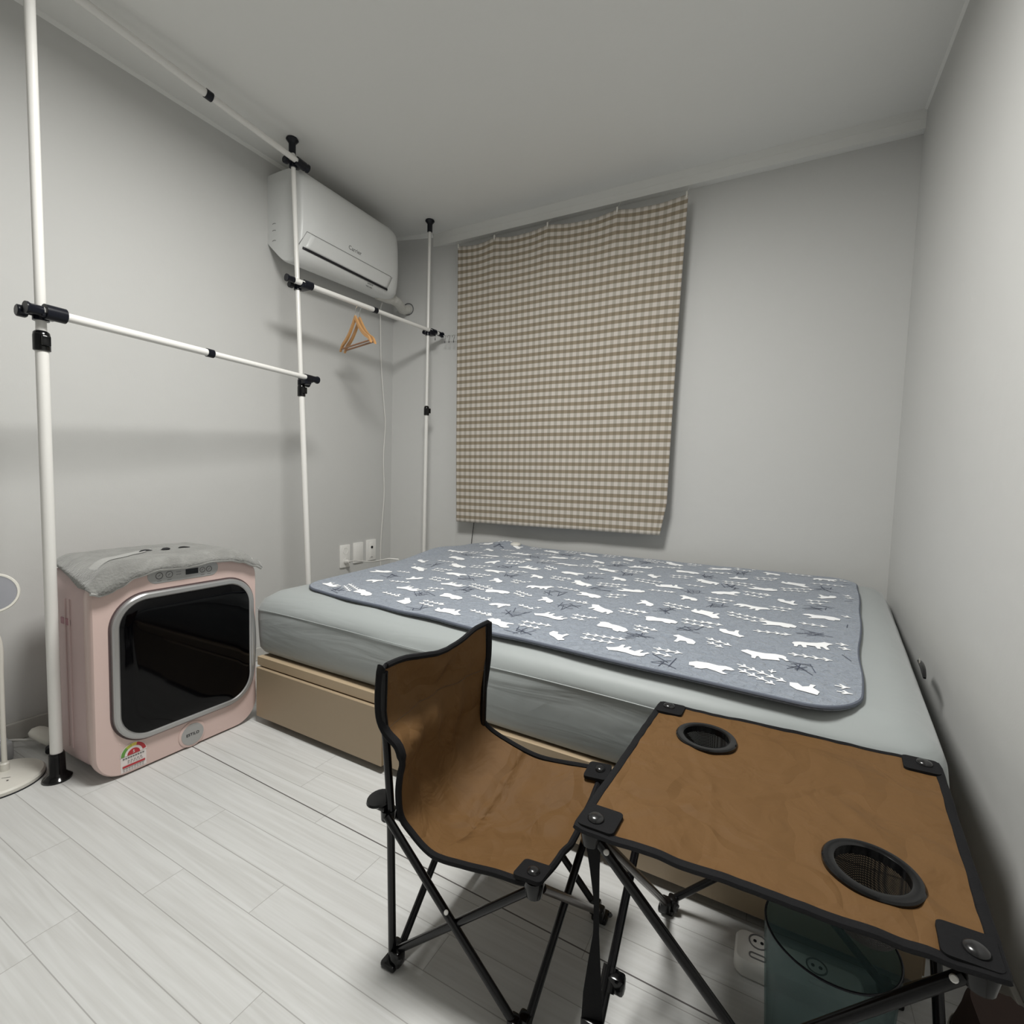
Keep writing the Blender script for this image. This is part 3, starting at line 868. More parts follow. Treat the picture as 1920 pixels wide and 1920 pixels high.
sm.sort()
tube(bm, sm, 0.0015, 6)
o = put('piping', bm, M['sheet'], mt)

# quilted pad with a printed pattern
NU, NV = 90, 70
PW, PD = 1.66, 1.22
def padxy(s, t_):
    """s,t in metres on the pad (0..PW, 0..PD) -> world xy"""
    u, v = s/PW, t_/PD
    fl = Vector((-1.555, 1.235)); fr = Vector((0.155, 1.108)); br = Vector((0.288, 2.395)); bl = Vector((-1.500, 2.395))
    p = fl*(1-u)*(1-v)+fr*u*(1-v)+br*u*v+bl*(1-u)*v
    p.y += -0.006*sin(pi*min(u*1.15, 1))*(1-v) + 0.010*(1-v)*noise.noise(Vector((u*9, 0, 0)))
    p.x += 0.012*noise.noise(Vector((v*5, 4, 0)))*u
    return p
def padz(x, y):
    z = ztop(x, y)+0.0125
    # soft ridge and puff at the back left
    z += 0.022*math.exp(-(((x+1.52)/0.05)**2+((y-2.02)/0.16)**2))
    z += 0.028*math.exp(-(((x+1.30)/0.09)**2+((y-2.36)/0.06)**2))
    z += 0.010*math.exp(-(((x+1.02)/0.28)**2+((y-2.00)/0.05)**2))
    z += 0.004*math.exp(-(((x+0.15)/0.3)**2+((y-1.95)/0.02)**2))
    z += 0.0016*noise.noise(Vector((x*9, y*9, 0)))
    return z
def padpt(s, t_, dz=0.0):
    # rounded corners
    R_ = 0.10
    cs = min(max(s, R_), PW-R_); ct = min(max(t_, R_), PD-R_)
    dx_, dy_ = s-cs, t_-ct
    if abs(dx_) > 1e-6 and abs(dy_) > 1e-6:
        m_ = max(abs(dx_), abs(dy_))/hypot(dx_, dy_); s = cs+dx_*m_; t_ = ct+dy_*m_
    p = padxy(s, t_); return Vector((p.x, p.y, padz(p.x, p.y)+dz))
bm = B()
grid(bm, lambda u, v: padpt(u*PW, v*PD), NU, NV, 0)
# underside skirt so that the pad has thickness
bmesh.ops.recalc_face_normals(bm, faces=bm.faces)
bes = [e for e in bm.edges if len(e.link_faces) == 1]
ret = bmesh.ops.extrude_edge_only(bm, edges=bes)
for v_ in [g for g in ret['geom'] if isinstance(g, bmesh.types.BMVert)]: v_.co.z -= 0.011
def stamp(bm, poly, s0, t0, rot, sc, mi, dz=0.0016, flip=False):
    vs = []
    for (a, b) in poly:
        if flip: a = -a
        x_ = (a*cos(rot)-b*sin(rot))*sc+s0; y_ = (a*sin(rot)+b*cos(rot))*sc+t0
        if not (0.012 < x_ < PW-0.012 and 0.012 < y_ < PD-0.012): return
        vs.append(padpt(x_, y_, dz))
    V = [bm.verts.new(p) for p in vs]
    if len(V) < 3: return
    f = bm.faces.new(V); f.material_index = mi
    r_ = bmesh.ops.triangulate(bm, faces=[f])
    for q in r_['faces']:
        q.material_index = mi
        if q.normal.z < 0: q.normal_flip()
bear1 = [(-1.0, 0.10), (-0.88, 0.30), (-0.55, 0.42), (-0.1, 0.40), (0.30, 0.50), (0.55, 0.62), (0.72, 0.74), (0.80, 0.66), (0.98, 0.56), (1.06, 0.44), (0.86, 0.34), (0.74, 0.20),
         (0.62, -0.02), (0.66, -0.40), (0.50, -0.46), (0.40, -0.12), (0.30, -0.10), (0.24, -0.44), (0.08, -0.44), (0.06, -0.10), (-0.34, -0.06), (-0.42, -0.44), (-0.60, -0.46), (-0.60, -0.10), (-0.76, -0.16), (-0.88, -0.42), (-1.02, -0.38), (-0.94, -0.08)]
bear2 = [(-0.9, -0.30), (-0.98, 0.06), (-0.70, 0.34), (-0.2, 0.44), (0.30, 0.40), (0.60, 0.52), (0.85, 0.46), (1.05, 0.26), (0.92, 0.14), (0.66, 0.10), (0.56, -0.16), (0.86, -0.36), (0.70, -0.46), (0.30, -0.30), (-0.10, -0.22), (-0.30, -0.42), (-0.60, -0.46), (-0.62, -0.28)]
bear3 = [(-0.75, -0.45), (-0.80, 0.0), (-0.55, 0.40), (-0.10, 0.60), (0.28, 0.88), (0.42, 0.98), (0.50, 0.86), (0.72, 0.72), (0.66, 0.56), (0.42, 0.46), (0.40, 0.10), (0.52, -0.42), (0.30, -0.46), (0.16, -0.10), (-0.20, -0.08), (-0.36, -0.46)]
arrow = [(-0.5, 0.07), (0.02, 0.09), (-0.20, 0.36), (-0.05, 0.44), (0.24, 0.10), (0.5, 0.04), (0.5, -0.04), (0.24, -0.10), (-0.02, -0.40), (-0.16, -0.33), (0.02, -0.09), (-0.5, -0.07)]
rnd = random.Random(7)
rows_ = 9
for j in range(rows_):
    tt = 0.07+j*0.135
    ncol = 9
    for i in range(ncol):
        ss = 0.09+i*0.185+(0.09 if j % 2 else 0)
        if ss > PW-0.06: continue
        kind = (i+j*2) % 3
        rot = rnd.uniform(-0.35, 0.35)+(pi if rnd.random() < 0.35 else 0)
        stamp(bm, (bear1, bear2, bear3)[kind], ss, tt, rot, 0.046 if kind < 2 else 0.038, 1, flip=rnd.random() < 0.5)
        # animal tracks between the bears
        ang = rnd.uniform(-0.4, 0.4)
        nn = rnd.choice((3, 4, 5)); bx_, by_ = ss+0.058, tt+0.045
        for q in range(nn):
            stamp(bm, arrow, bx_+q*0.021*cos(ang), by_+q*0.021*sin(ang), ang, 0.027, 1)
        if rnd.random() < 0.75:
            for q in range(nn-1):
                stamp(bm, arrow, bx_+0.006+q*0.021*cos(ang-.1), by_-0.028+q*0.021*sin(ang-.1), ang-0.1, 0.026, 1)
        if rnd.random() < 0.5: stamp(bm, arrow, ss-0.07, tt+0.05, rnd.uniform(0, 6), 0.02, 1)
        # dark sketched twigs
        if (i+j) % 2 == 0:
            cx_, cy_ = ss+0.085, tt-0.03
            for q in range(9):
                a_ = rnd.uniform(0, pi); ln = rnd.uniform(0.012, 0.034); ox, oy = rnd.uniform(-0.024, 0.024), rnd.uniform(-0.024, 0.024)
                w_ = 0.0009
                stamp(bm, [(-ln, -w_), (ln, -w_), (ln, w_), (-ln, w_)], cx_+ox, cy_+oy, a_, 1.0, 2, 0.0012)
pad = put('bed_pad', bm, [M['pad'], M['bear_white'], M['sketch_navy']], None, angle=60)
tag(pad, 'blue-grey quilted bed pad printed with white polar bears on the mattress', 'bed pad')
edge = []
for k in range(NU): edge.append((k/NU, 0))
for k in range(NV): edge.append((1, k/NV))
for k in range(NU): edge.append((1-k/NU, 1))
for k in range(NV): edge.append((0, 1-k/NV))
bm = B(); tube(bm, [padpt(u*PW, v*PD)-Vector((0, 0, 0.0045)) for u, v in edge], 0.0045, 8, closed=True)
M['pad_edge'] = simple('pad_piping', (0.11, 0.125, 0.16), 0.7)
put('piping', bm, M['pad_edge'], pad, label='dark blue-grey edge piping')
bm = B()
lathe(bm, [(0.0, 0.0), (0.024, 0.001), (0.028, 0.008), (0.026, 0.017), (0.014, 0.021), (0, 0.021)], (-1.235, 2.345, ztop(-1.235, 2.345)+0.018), seg=20)
put('connector', bm, M['cream_plastic'], pad, label='cream heating connector')

# small black thing lying in the gap by the right wall
t = thing('black_hair_clip', 'small black clip lying on the mattress edge against the right wall', 'clip', (0.362, 1.70, 0.445))
bm = B(); tube(bm, spline([(0.350, 1.61, 0.420), (0.354, 1.65, 0.432), (0.358, 1.70, 0.435), (0.362, 1.74, 0.428)], 5), [0.0035+0.003*sin(pi*k/15) for k in range(16)], 10, flat=0.7); put('clip_body', bm, M['gloss_black'], t)
bm = B(); tube(bm, spline([(0.352, 1.68, 0.436), (0.356, 1.70, 0.446), (0.362, 1.73, 0.436)], 5), 0.0018, 6); put('clip_spring', bm, M['chrome'], t)

# ------------------------------------------------------------------ mini dryer
DX0, DXF = -1.955, -1.640
dryer = thing('tumble_dryer', 'small pink tumble dryer with a black glass door on the floor', 'tumble dryer', (-1.80, 0.88, 0))
DYC, DZC, DW, DH = 0.8805, 0.3055, 0.490, 0.606
def ring_yz(x, grow, r, zshift=0):
    return [(x, DYC+a, DZC+b+zshift) for a, b in rrect(DW+2*grow, DH+2*grow, max(r+grow, 0.01), 10)]
bm = B()
loft(bm, [ring_yz(DX0, -0.030, 0.07), ring_yz(DX0+0.012, -0.012, 0.07), ring_yz(-1.90, -0.004, 0.075), ring_yz(-1.80, -0.004, 0.075), ring_yz(-1.735, -0.006, 0.075), ring_yz(-1.705, -0.012, 0.075)])
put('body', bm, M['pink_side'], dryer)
bm = B()
loft(bm, [ring_yz(-1.706, -0.018, 0.08), ring_yz(-1.702, -0.010, 0.08), ring_yz(-1.69, -0.004, 0.08), ring_yz(-1.665, 0.0, 0.08), ring_yz(-1.649, 0.0, 0.08), ring_yz(-1.643, -0.0025, 0.08), ring_yz(DXF, -0.005, 0.08)])
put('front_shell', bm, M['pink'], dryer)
# raised seams on the near side
bm = B()
for xx in (-1.775, -1.80):
    box(bm, (xx-0.003, DYC-DW/2+0.001, 0.08), (xx+0.003, DYC-DW/2+0.010, 0.52), 0.002)
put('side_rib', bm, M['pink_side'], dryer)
bm = B(); box(bm, (-1.83, DYC-DW/2+0.002, 0.442), (-1.772, DYC-DW/2+0.012, 0.462), 0.002); put('side_grip', bm, simple('pink_grip', (0.36, 0.17, 0.20), 0.5), dryer)
# door
DOY, DOZ, DOW, DOH, DOR = 0.8945, 0.3135, 0.430, 0.440, 0.095
def dr(x, g, n=14): return [(x, DOY+a, DOZ+b) for a, b in rrect(DOW+2*g, DOH+2*g, DOR+g, n)]
bm = B(); loft(bm, [dr(DXF-0.004, 0.0045), dr(DXF+0.0012, 0.0045)])
put('door_gap', bm, M['gap'], dryer)
door = put('door', (lambda b: (loft(b, [dr(DXF-0.002, 0.0), dr(DXF+0.010, -0.001), dr(DXF+0.0135, -0.005), dr(DXF+0.0135, -0.015), dr(DXF+0.010, -0.019)]), b)[1])(B()), M['silver'], dryer)
bm = B(); loft(bm, [dr(DXF+0.006, -0.019), dr(DXF+0.0108, -0.019), dr(DXF+0.0125, -0.022), dr(DXF+0.0145, -0.06)])
put('door_glass', bm, M['glass_black'], door, label='glossy black door glass')
# grip bulge on the right hand side of the frame
bm = B()
pts = []
for k in range(21):
    f = k/20; z = 0.150+0.285*f; b_ = sin(pi*f)**0.6*0.008
    pts.append((DXF+0.003, DOY+DOW/2-0.012+b_, z))
tube(bm, pts, [0.004+0.0095*sin(pi*k/20)**0.5 for k in range(21)], 12)
put('door_handle', bm, M['silver'], door)
# control panel
bm = B()
def pl(x, g): return [(x, 0.882+a, 0.5785+b) for a, b in rrect(0.212+2*g, 0.050+2*g, 0.0245+g, 8)]
loft(bm, [pl(DXF-0.012, 0.001), pl(DXF-0.0005, 0.0), pl(DXF+0.0015, -0.002)])
panel = put('control_panel', bm, M['silver_panel'], dryer)
bm = B(); box(bm, (DXF+0.001, 0.884, 0.569), (DXF+0.0025, 0.922, 0.586)); put('display', bm, M['gloss_black'], panel)
for yy, rr_, col in ((0.808, 0.0095, 'print_grey'), (0.836, 0.0095, 'seam'), (0.936, 0.0080, 'seam'), (0.957, 0.0085, 'print_grey')):
    bm = B(); tube(bm, [(DXF+0.0018, yy+rr_*cos(a), 0.577+rr_*sin(a)) for a in [2*pi*q/24 for q in range(24)]], 0.0009, 6, closed=True)
    bq = put('button', bm, M[col], panel)
    bm = B(); tube(bm, [(DXF+0.0018, yy-0.003, 0.575), (DXF+0.0018, yy+0.003, 0.580)], 0.0006, 6); put('button_symbol', bm, M['print_grey'], bq)
    bm = B(); box(bm, (DXF+0.0014, yy-0.006, 0.5605), (DXF+0.0019, yy+0.006, 0.5622)); put('button_caption', bm, M['seam'], bq)
for q in range(3):
    bm = B(); box(bm, (DXF+0.0014, 0.856, 0.573+0.008*q), (DXF+0.0019, 0.870, 0.5745+0.008*q)); put('indicator_caption', bm, M['seam'], panel)
# badge
bm = B(); lathe(bm, [(0.0415, -0.002), (0.0415, 0.0020), (0.036, 0.0035), (0, 0.0035)], (DXF, 0.897, 0.0445), (1, 0, 0), 40); bd = put('badge', bm, M['pink'], dryer)
bm = B(); lathe(bm, [(0.0345, 0.0030), (0.0345, 0.0042), (0, 0.0044)], (DXF, 0.897, 0.0445), (1, 0, 0), 40); put('badge_face', bm, M['silver_panel'], bd)
text_mesh('badge_lettering', 'ESTILO', 0.0125, (DXF+0.0047, 0.897, 0.0450), (0, 1, 0), (0, 0, 1), M['face_black'], bd, sx=1.05)
# energy label
lb = put('energy_label', (lambda b: (box(b, (DXF-0.001, 0.698, 0.012), (DXF+0.0006, 0.764, 0.058)), b)[1])(B()), M['paper'], dryer, smooth=False)
XL = DXF+0.001
def arc(r0, r1, a0, a1, m, nm):
    bm = B(); n = 12
    vs = []
    for k in range(n+1):
        a = radians(a0+(a1-a0)*k/n); vs.append(((XL, 0.731+r0*cos(a), 0.0595+r0*sin(a)), (XL, 0.731+r1*cos(a), 0.0595+r1*sin(a))))
    V = [(bm.verts.new(p), bm.verts.new(q)) for p, q in vs]
    for k in range(n): bm.faces.new((V[k][0], V[k][1], V[k+1][1], V[k+1][0]))
    o = put(nm, bm, m, lb, smooth=False); solidify(o, 0.0005, 0)
arc(0.0, 0.0345, 0, 180, M['paper'], 'dial_ground')
XL += 0.0006
arc(0.0235, 0.0325, 128, 180, M['green'], 'green_arc'); arc(0.0235, 0.0325, 100, 128, M['lime'], 'lime_arc'); arc(0.0235, 0.0325, 74, 100, M['yellow'], 'yellow_arc'); arc(0.0235, 0.0325, 8, 74, M['red'], 'red_arc')
arc(0.0, 0.0165, 0, 180, M['red'], 'grade_half_disc')
bm = B(); box(bm, (XL, 0.702, 0.0260), (XL+0.0006, 0.760, 0.0315)); put('red_bar', bm, M['red'], lb, smooth=False)
bm = B()
for q in range(9): box(bm, (XL, 0.703+0.0063*q, 0.0515), (XL+0.0005, 0.7075+0.0063*q, 0.0545))
for q in range(5): box(bm, (XL, 0.715+0.008*q, 0.043), (XL+0.0005, 0.720+0.008*q, 0.0442))
for q in range(6): box(bm, (XL, 0.715+0.007*q, 0.0375), (XL+0.0005, 0.719+0.007*q, 0.0385))
for q in range(8): box(bm, (XL, 0.703+0.007*q, 0.0215), (XL+0.0005, 0.708+0.007*q, 0.0225))
for q in range(8): box(bm, (XL, 0.703+0.007*q, 0.0160), (XL+0.0005, 0.708+0.007*q, 0.0168))
put('label_print', bm, M['print_grey'], lb, smooth=False)
text_mesh('grade_number', '5', 0.012, (XL+0.0006, 0.731, 0.0665), (0, 1, 0), (0, 0, 1), M['paper'], lb)
for yy in (0.72, 1.04):
    for xx in (-1.90, -1.70):
        bm = B(); lathe(bm, [(0.014, 0.0), (0.016, 0.008)], (xx, yy, 0), seg=16); put('foot', bm, M['dark'], dryer)

# plush mat draped over the dryer top
def dry_top(x, y):
    d = 0.0
    hw = DW/2; r = 0.085
    dy_ = abs(y-DYC)
    z = DZC+DH/2
    if dy_ > hw-r:
        q = min((dy_-(hw-r))/r, 1.0); z = DZC+DH/2-r+r*sqrt(max(0, 1-q*q))
    return z
LIP = [(.634, .560), (.650, .552), (.672, .556), (.698, .568), (.738, .590), (.802, .602), (.845, .600), (.877, .598), (.915, .601), (.952, .606), (1.014, .603), (1.06, .592), (1.107, .572), (1.14, .556)]
def lipz(y):
    for (a, b), (c, d2) in zip(LIP[:-1], LIP[1:]):
        if y <= c:
            f = min(max((y-a)/(c-a), 0), 1); f = f*f*(3-2*f); return b+(d2-b)*f
    return LIP[-1][1]
def matpt(u, v, dz=0.0):
    # u: along y (near -> far), v: back -> front lip
    y = 0.630+0.038*(1-v)*(1-u)+(0.502)*u
    xf = -1.622
    x0 = -1.968
    x = x0+(xf-x0)*v
    z = dry_top(x, y) if abs(y-DYC) < DW/2 else DZC+DH/2-0.085
    z = max(z, 0.548+0.02*u)+0.013
    z += 0.007*sin(pi*min(max(u, 0), 1))*sin(pi*min(v*1.05, 1))**0.5
    if v > 0.93:
        f = (v-0.93)/0.07; z = z+(lipz(y)-0.004-z)*(f**1.5)
    z += 0.0022*noise.noise(Vector((x*22, y*22, 0)))*(1-max(0, (v-0.9)/0.1))
    if v < 0.06: z -= 0.012*(0.06-v)/0.06
    return Vector((x, y, z+dz))
bm = B(); grid(bm, lambda u, v: matpt(u, v), 56, 44)
mat = put('plush_mat', bm, [M['plush']], None, angle=80); solidify(mat, 0.007, 0.9)
tag(mat, 'fluffy grey mat with a stitched sleepy face draped over the pink dryer', 'plush mat')
bm = B(); grid(bm, lambda u, v: matpt(0.05+0.34*u, 0.66+0.13*(v-0.5)*(1.1-0.3*u)-0.12*u*u+0.12*(1-u)**2, 0.0085), 40, 8)
put('light_band', bm, M['mat_band'], mat, label='lighter grey curved band')
bm = B()
rim = [(k/50, 1.0) for k in range(51)]
tube(bm, [matpt(u, v, 0.001) for u, v in rim], 0.0048, 8); put('front_hem', bm, M['mat_band'], mat)
bm = B()
def eye(u0, s):
    pts = []
    for q in range(9):
        f = q/8; pts.append(matpt(u0+0.075*(f-0.5), 0.57-0.03*sin(pi*f)*s, 0.009))
    tube(bm, pts, [0.0015+0.004*sin(pi*k/8) for k in range(9)], 8, flat=0.5)
eye(0.39, 1); put('eye', bm, M['face_black'], mat); bm = B(); eye(0.63, 1); put('eye', bm, M['face_black'], mat)
bm = B(); tube(bm, [matpt(0.48+0.06*q/6, 0.57+0.01*sin(q), 0.009) for q in range(7)], [0.002, 0.006, 0.010, 0.013, 0.012, 0.009, 0.003], 10, flat=0.35); put('nose', bm, M['face_black'], mat)

# ------------------------------------------------------------------ white stand with round head at the left edge
t = thing('stand_mirror', 'white stand with round base and round head, cut by the left edge', 'stand', (-1.905, 0.512, 0))
bm = B(); lathe(bm, [(0.094, 0.0), (0.101, 0.003), (0.102, 0.012), (0.098, 0.017), (0.02, 0.020), (0, 0.020)], (-1.905, 0.512, 0), seg=48); bs = put('base', bm, M['cream_plastic'], t)
bm = B(); lathe(bm, [(0.103, 0.0), (0.103, 0.003)], (-1.905, 0.512, 0.0), seg=48); put('base_rim', bm, M['navy'], bs)
bm = B(); lathe(bm, [(0.0, 0.0), (0.0025, 0.001), (0.0, 0.0016)], (-1.855, 0.520, 0.0195), seg=10)
tube(bm, [(-1.880, 0.515, 0.0205), (-1.868, 0.530, 0.0203)], 0.0005, 5); put('small_print', bm, M['print_grey'], bs)
bm = B(); lathe(bm, [(0.0105, 0.018), (0.0105, 0.040), (0.007, 0.044)], (-1.925, 0.535, 0), seg=16)
tube(bm, spline([(-1.925, 0.535, 0.03), (-1.920, 0.533, 0.15), (-1.912, 0.531, 0.30), (-1.905, 0.528, 0.405), (-1.905, 0.500, 0.47), (-1.865, 0.450, 0.535), (-1.770, 0.425, 0.575), (-1.672, 0.440, 0.588)], 8), 0.0062, 12)
put('stem', bm, M['cream_plastic'], t)
hd = Vector((-1.652, 0.450, 0.590)); ax = (Vector((0, 0, 0.9))-hd).normalized()
bm = B(); lathe(bm, [(0.0, -0.010), (0.044, -0.008), (0.048, 0.0), (0.0465, 0.006), (0.0425, 0.006), (0.042, 0.003)], hd, ax, 40, cap=False); h_ = put('head', bm, M['cream_plastic'], t)
bm = B(); lathe(bm, [(0.0422, 0.003), (0, 0.004)], hd, ax, 40, cap=False); put('mirror_face', bm, M['mirror'], h_)

# plug adapters and cables on the floor behind the stand
t = thing('plug_adapter', 'white oval plug adapter lying on the floor beside the dryer', 'adapter', (-2.0, 0.62, 0))
bm = B()
rings = []
d_ = Vector((0.55, 0.30, -0.30)).normalized(); c0 = Vector((-2.065, 0.640, 0.058)); sd = Vector((-0.35, 0.9, 0)).normalized(); up_ = d_.cross(sd)
for k in range(13):
    f = k/12; s_ = sqrt(max(0.02, 1-(2*f-1)**4))
    c1 = c0+d_*0.105*f
    rings.append([c1+sd*0.027*s_*cos(2*pi*q/20)+up_*0.017*s_*sin(2*pi*q/20) for q in range(20)])
loft(bm, rings); put('adapter_body', bm, M['cream_plastic'], t)
bm = B(); tube(bm, [(-1.985, 0.655, 0.012), (-1.965, 0.648, 0.010)], 0.010, 12); put('plug_end', bm, M['dark'], t)
t = thing('clear_storage_case', 'clear plastic case with a painted highlight on top on the floor behind the stand', 'plastic case', (-2.06, 0.50, 0))
M['clear'] = simple('translucent_plastic', (0.42, 0.43, 0.44), 0.15); M['shine'] = simple('pale_blue_highlight', (0.60, 0.62, 0.80), 0.2)
bm = B(); box(bm, (-2.135, 0.40, 0.0), (-2.02, 0.585, 0.055), 0.008); put('case_body', bm, M['clear'], t)
bm = B(); box(bm, (-2.12, 0.48, 0.055), (-2.04, 0.575, 0.066), 0.004); put('case_highlight', bm, M['shine'], t)  # pale plate standing in for the blue-white highlight on the plastic
bm = B(); tube(bm, spline([(-2.13, 0.60, 0.02), (-2.09, 0.605, 0.03), (-2.06, 0.68, 0.012), (-2.12, 0.74, 0.01)], 6), 0.004, 8)
o = put('floor_cable', bm, M['cord']); tag(o, 'short white cable on the floor between the adapter and the wall', 'cable')

# ------------------------------------------------------------------ camping furniture
def leg_tube(parent, a, b, r=0.0070, m='steel_black', name='leg', pivot=None):
    bm = B(); tube(bm, [a, b], r, 14); o = put(name, bm, M[m], parent)
    if pivot is not None:
        p = Vector(a).lerp(Vector(b), pivot)
        n_ = (Vector((0, 0, 0.9))-p).normalized()
        bm = B(); lathe(bm, [(0.004, r*0.2), (0.004, r+0.0015), (0.0028, r+0.003), (0, r+0.0032)], p, n_, 12); put('pivot_rivet', bm, M['white_plastic'], o)
    return o
def foot_block(parent, p, dirs):
    bm = B(); x, y = p
    box(bm, (x-0.016, y-0.016, 0.0), (x+0.016, y+0.016, 0.012), 0.004)
    for dx_, dy_ in dirs:
        box(bm, (x+dx_*0.012-0.011, y+dy_*0.012-0.011, 0.006), (x+dx_*0.012+0.011, y+dy_*0.012+0.011, 0.034), 0.005)
    f = put('foot', bm, M['gloss_black'], parent)
    bm = B(); lathe(bm, [(0.0045, 0), (0.0045, 0.004), (0, 0.005)], (x+0.02, y-0.005, 0.022), (0.7, -0.7, 0), 12); put('foot_rivet', bm, M['rivet'], f)
def corner_patch(parent, P, ux, uy, size=0.042, nrm=(0, 0, 1), r=0.0105):
    """P corner, ux/uy unit vectors pointing inward"""
    P = Vector(P); ux = Vector(ux).normalized(); uy = Vector(uy).normalized(); N = Vector(nrm).normalized()
    bm = B()
    c_ = P+(ux+uy)*(size/2-0.014)
    out = [c_+ux*a+uy*b for a, b in rrect(size+0.004, size+0.004, 0.007, 4)]
    loft(bm, [[q-N*0.003 for q in out], [q+N*0.0032 for q in out]])
    o = put('corner_patch', bm, M['binding'], parent)
    bm = B(); lathe(bm, [(r, 0.003), (r, 0.0045), (r*0.9, 0.0068), (r*0.55, 0.0090), (0, 0.0098)], P+(ux+uy)*0.004, N, 24); put('rivet', bm, M['rivet'], o)
    bm = B(); lathe(bm, [(0.015, -0.004), (0.016, -0.012), (0.013, -0.030)], P, (0, 0, 1), 14); put('corner_bracket', bm, M['gloss_black'], o)

# --- chair
ch = thing('camping_chair', 'folding camping chair with brown canvas seat and black crossed legs', 'chair', (-0.45, 0.82, 0))
nearE = [(-.618, .553), (-.622, .503), (-.619, .460), (-.603, .435), (-.576, .418), (-.566, .390), (-.571, .366), (-.574, .33), (-.568, .292), (-.547, .272), (-.497, .247), (-.433, .254), (-.371, .266), (-.323, .272), (-.292, .285)]
farE = [(-.579, .568), (-.578, .49), (-.588, .40), (-.588, .345), (-.575, .322), (-.529, .304), (-.44, .287), (-.34, .297), (-.292, .304)]
NR = 70
Ln = resample(spline([(x, .667, z) for x, z in nearE], 6), NR); Lf = resample(spline([(x, .975, z) for x, z in farE], 6), NR)
def chs(u, v):
    i = min(int(u*NR), NR); a = Ln[i]; b = Lf[i]
    p = a.lerp(b, v); s = sin(pi*v)
    # back part bows backwards, seat part sags
    back = min(max((0.52-u)/0.14, 0), 1); seat = min(max((u-0.42)/0.14, 0), 1)
    p.x += -0.020*s*back*min(1, 0.35+u*3) - 0.012*s*(1-back)*(1-seat)
    p.z += -0.040*s*seat*(1-0.15*max(0, (u-0.85)/0.15))
    if u < 0.18: p.z += (-0.016*s+0.010*sin(v*7+0.6)*s)*(1-u/0.18)
    mid = math.exp(-((u-0.50)/0.08)**2); p.z -= 0.018*s*mid; p.x -= 0.008*s*mid
    k = s**0.5
    w_ = 0.0075*noise.noise(Vector((u*9, v*5, 2.0)))+0.003*noise.noise(Vector((u*20+v*8, v*12, 5.0)))
    # creases fanning from the seat centre
    dx_, dy_ = (u-0.72)*1.6, v-0.5; rr_ = hypot(dx_, dy_); an = atan2(dy_, dx_)
    w_ += 0.0045*abs(sin(an*3.5+0.6))*min(rr_*3, 1)*seat
    w_ += 0.004*sin(v*26+u*9)*back*math.exp(-((u-0.28)/0.14)**2)
    p.z += w_*k*seat; p.x += w_*k*(1-seat)
    return p
bm = B(); grid(bm, chs, NR, 48)
fb = put('seat_and_back_canvas', bm, M['canvas'], ch, angle=80); solidify(fb, 0.0022, 0)
bm = B()
edge = [chs(k/NR, 0) for k in range(NR+1)]+[chs(1, k/24) for k in range(1, 25)]+[chs(1-k/NR, 1) for k in range(1, NR+1)]+[chs(0, 1-k/24) for k in range(1, 24)]
edge = [Vector(e) for e in edge]
NE_ = len(edge)
def br_(k): return 0.0088 if (k < 22 or NR+24+46 < k < NR+24+NR) else 0.0060
tube(bm, edge, [br_(k) for k in range(NE_)], 8, closed=True)
put('edge_binding', bm, M['binding'], ch)
# stitched pocket band across the top of the back
bm = B(); grid(bm, lambda u, v: chs(0.21+0.001*u, 0.02+0.96*v)+Vector((0.0022, 0, -0.0015*u)), 1, 40)
o = put('back_seam', bm, simple('canvas_stitch', (0.12, 0.07, 0.035), 0.7), fb); solidify(o, 0.0008, 0)
N_, F_ = 0.667, 0.972
cNB, cNF, cFF, cFB = (-0.607, N_, 0.298), (-0.300, N_, 0.272), (-0.288, F_, 0.296), (-0.590, F_, 0.30)
fNB, fNF, fFF, fFB = (-0.583, N_, 0.012), (-0.318, 0.672, 0.012), (-0.279, 0.955, 0.012), (-0.570, 0.955, 0.012)
bm = B(); tube(bm, [fNB, (-0.592, N_, 0.30), (-0.606, N_+0.002, 0.42), (-0.616, N_+0.003, 0.47), (-0.614, N_+0.003, 0.545)], 0.0072, 14); put('back_pole', bm, M['steel_black'], ch)
bm = B(); tube(bm, [fFB, (-0.585, F_, 0.30), (-0.583, F_, 0.560)], 0.0075, 14); put('back_pole', bm, M['steel_black'], ch)
leg_tube(ch, (-0.590, N_-0.012, 0.290), fNF, pivot=0.47)
leg_tube(ch, cNF, (fNB[0], fNB[1]+0.006, 0.02))
leg_tube(ch, cFF, (fNF[0]+0.004, fNF[1]+0.006, 0.015))
leg_tube(ch, (cNF[0]+0.008, cNF[1]+0.010, cNF[2]-0.005), (fFF[0], fFF[1]-0.008, 0.020), m='steel_bronze')
leg_tube(ch, cFB, (fFF[0]-0.008, fFF[1], 0.018))
leg_tube(ch, cFF, (fFB[0], fFB[1]+0.008, 0.018))
leg_tube(ch, (cFB[0]+0.012, cFB[1]-0.006, cFB[2]), (fNB[0]+0.006, fNB[1]+0.010, 0.016))
leg_tube(ch, (cNB[0]+0.014, cNB[1]+0.012, cNB[2]-0.02), (fFB[0]+0.008, fFB[1]-0.01, 0.016))
for p in (fNB, fNF, fFF, fFB):
    sx_ = 1 if p[0] < -0.45 else -1; sy_ = 1 if p[1] < 0.8 else -1
    foot_block(ch, (p[0], p[1]), ((sx_, 0), (0, sy_)))
corner_patch(ch, (cNF[0]-0.002, cNF[1]+0.002, cNF[2]+0.016), (-1, 0, -0.1), (0, 1, -0.15), 0.044, (0.05, 0.1, 1))
corner_patch(ch, (cFF[0]-0.004, cFF[1]-0.002, cFF[2]+0.010), (-1, 0, -0.1), (0, -1, -0.15), 0.044, (0.05, -0.1, 1))
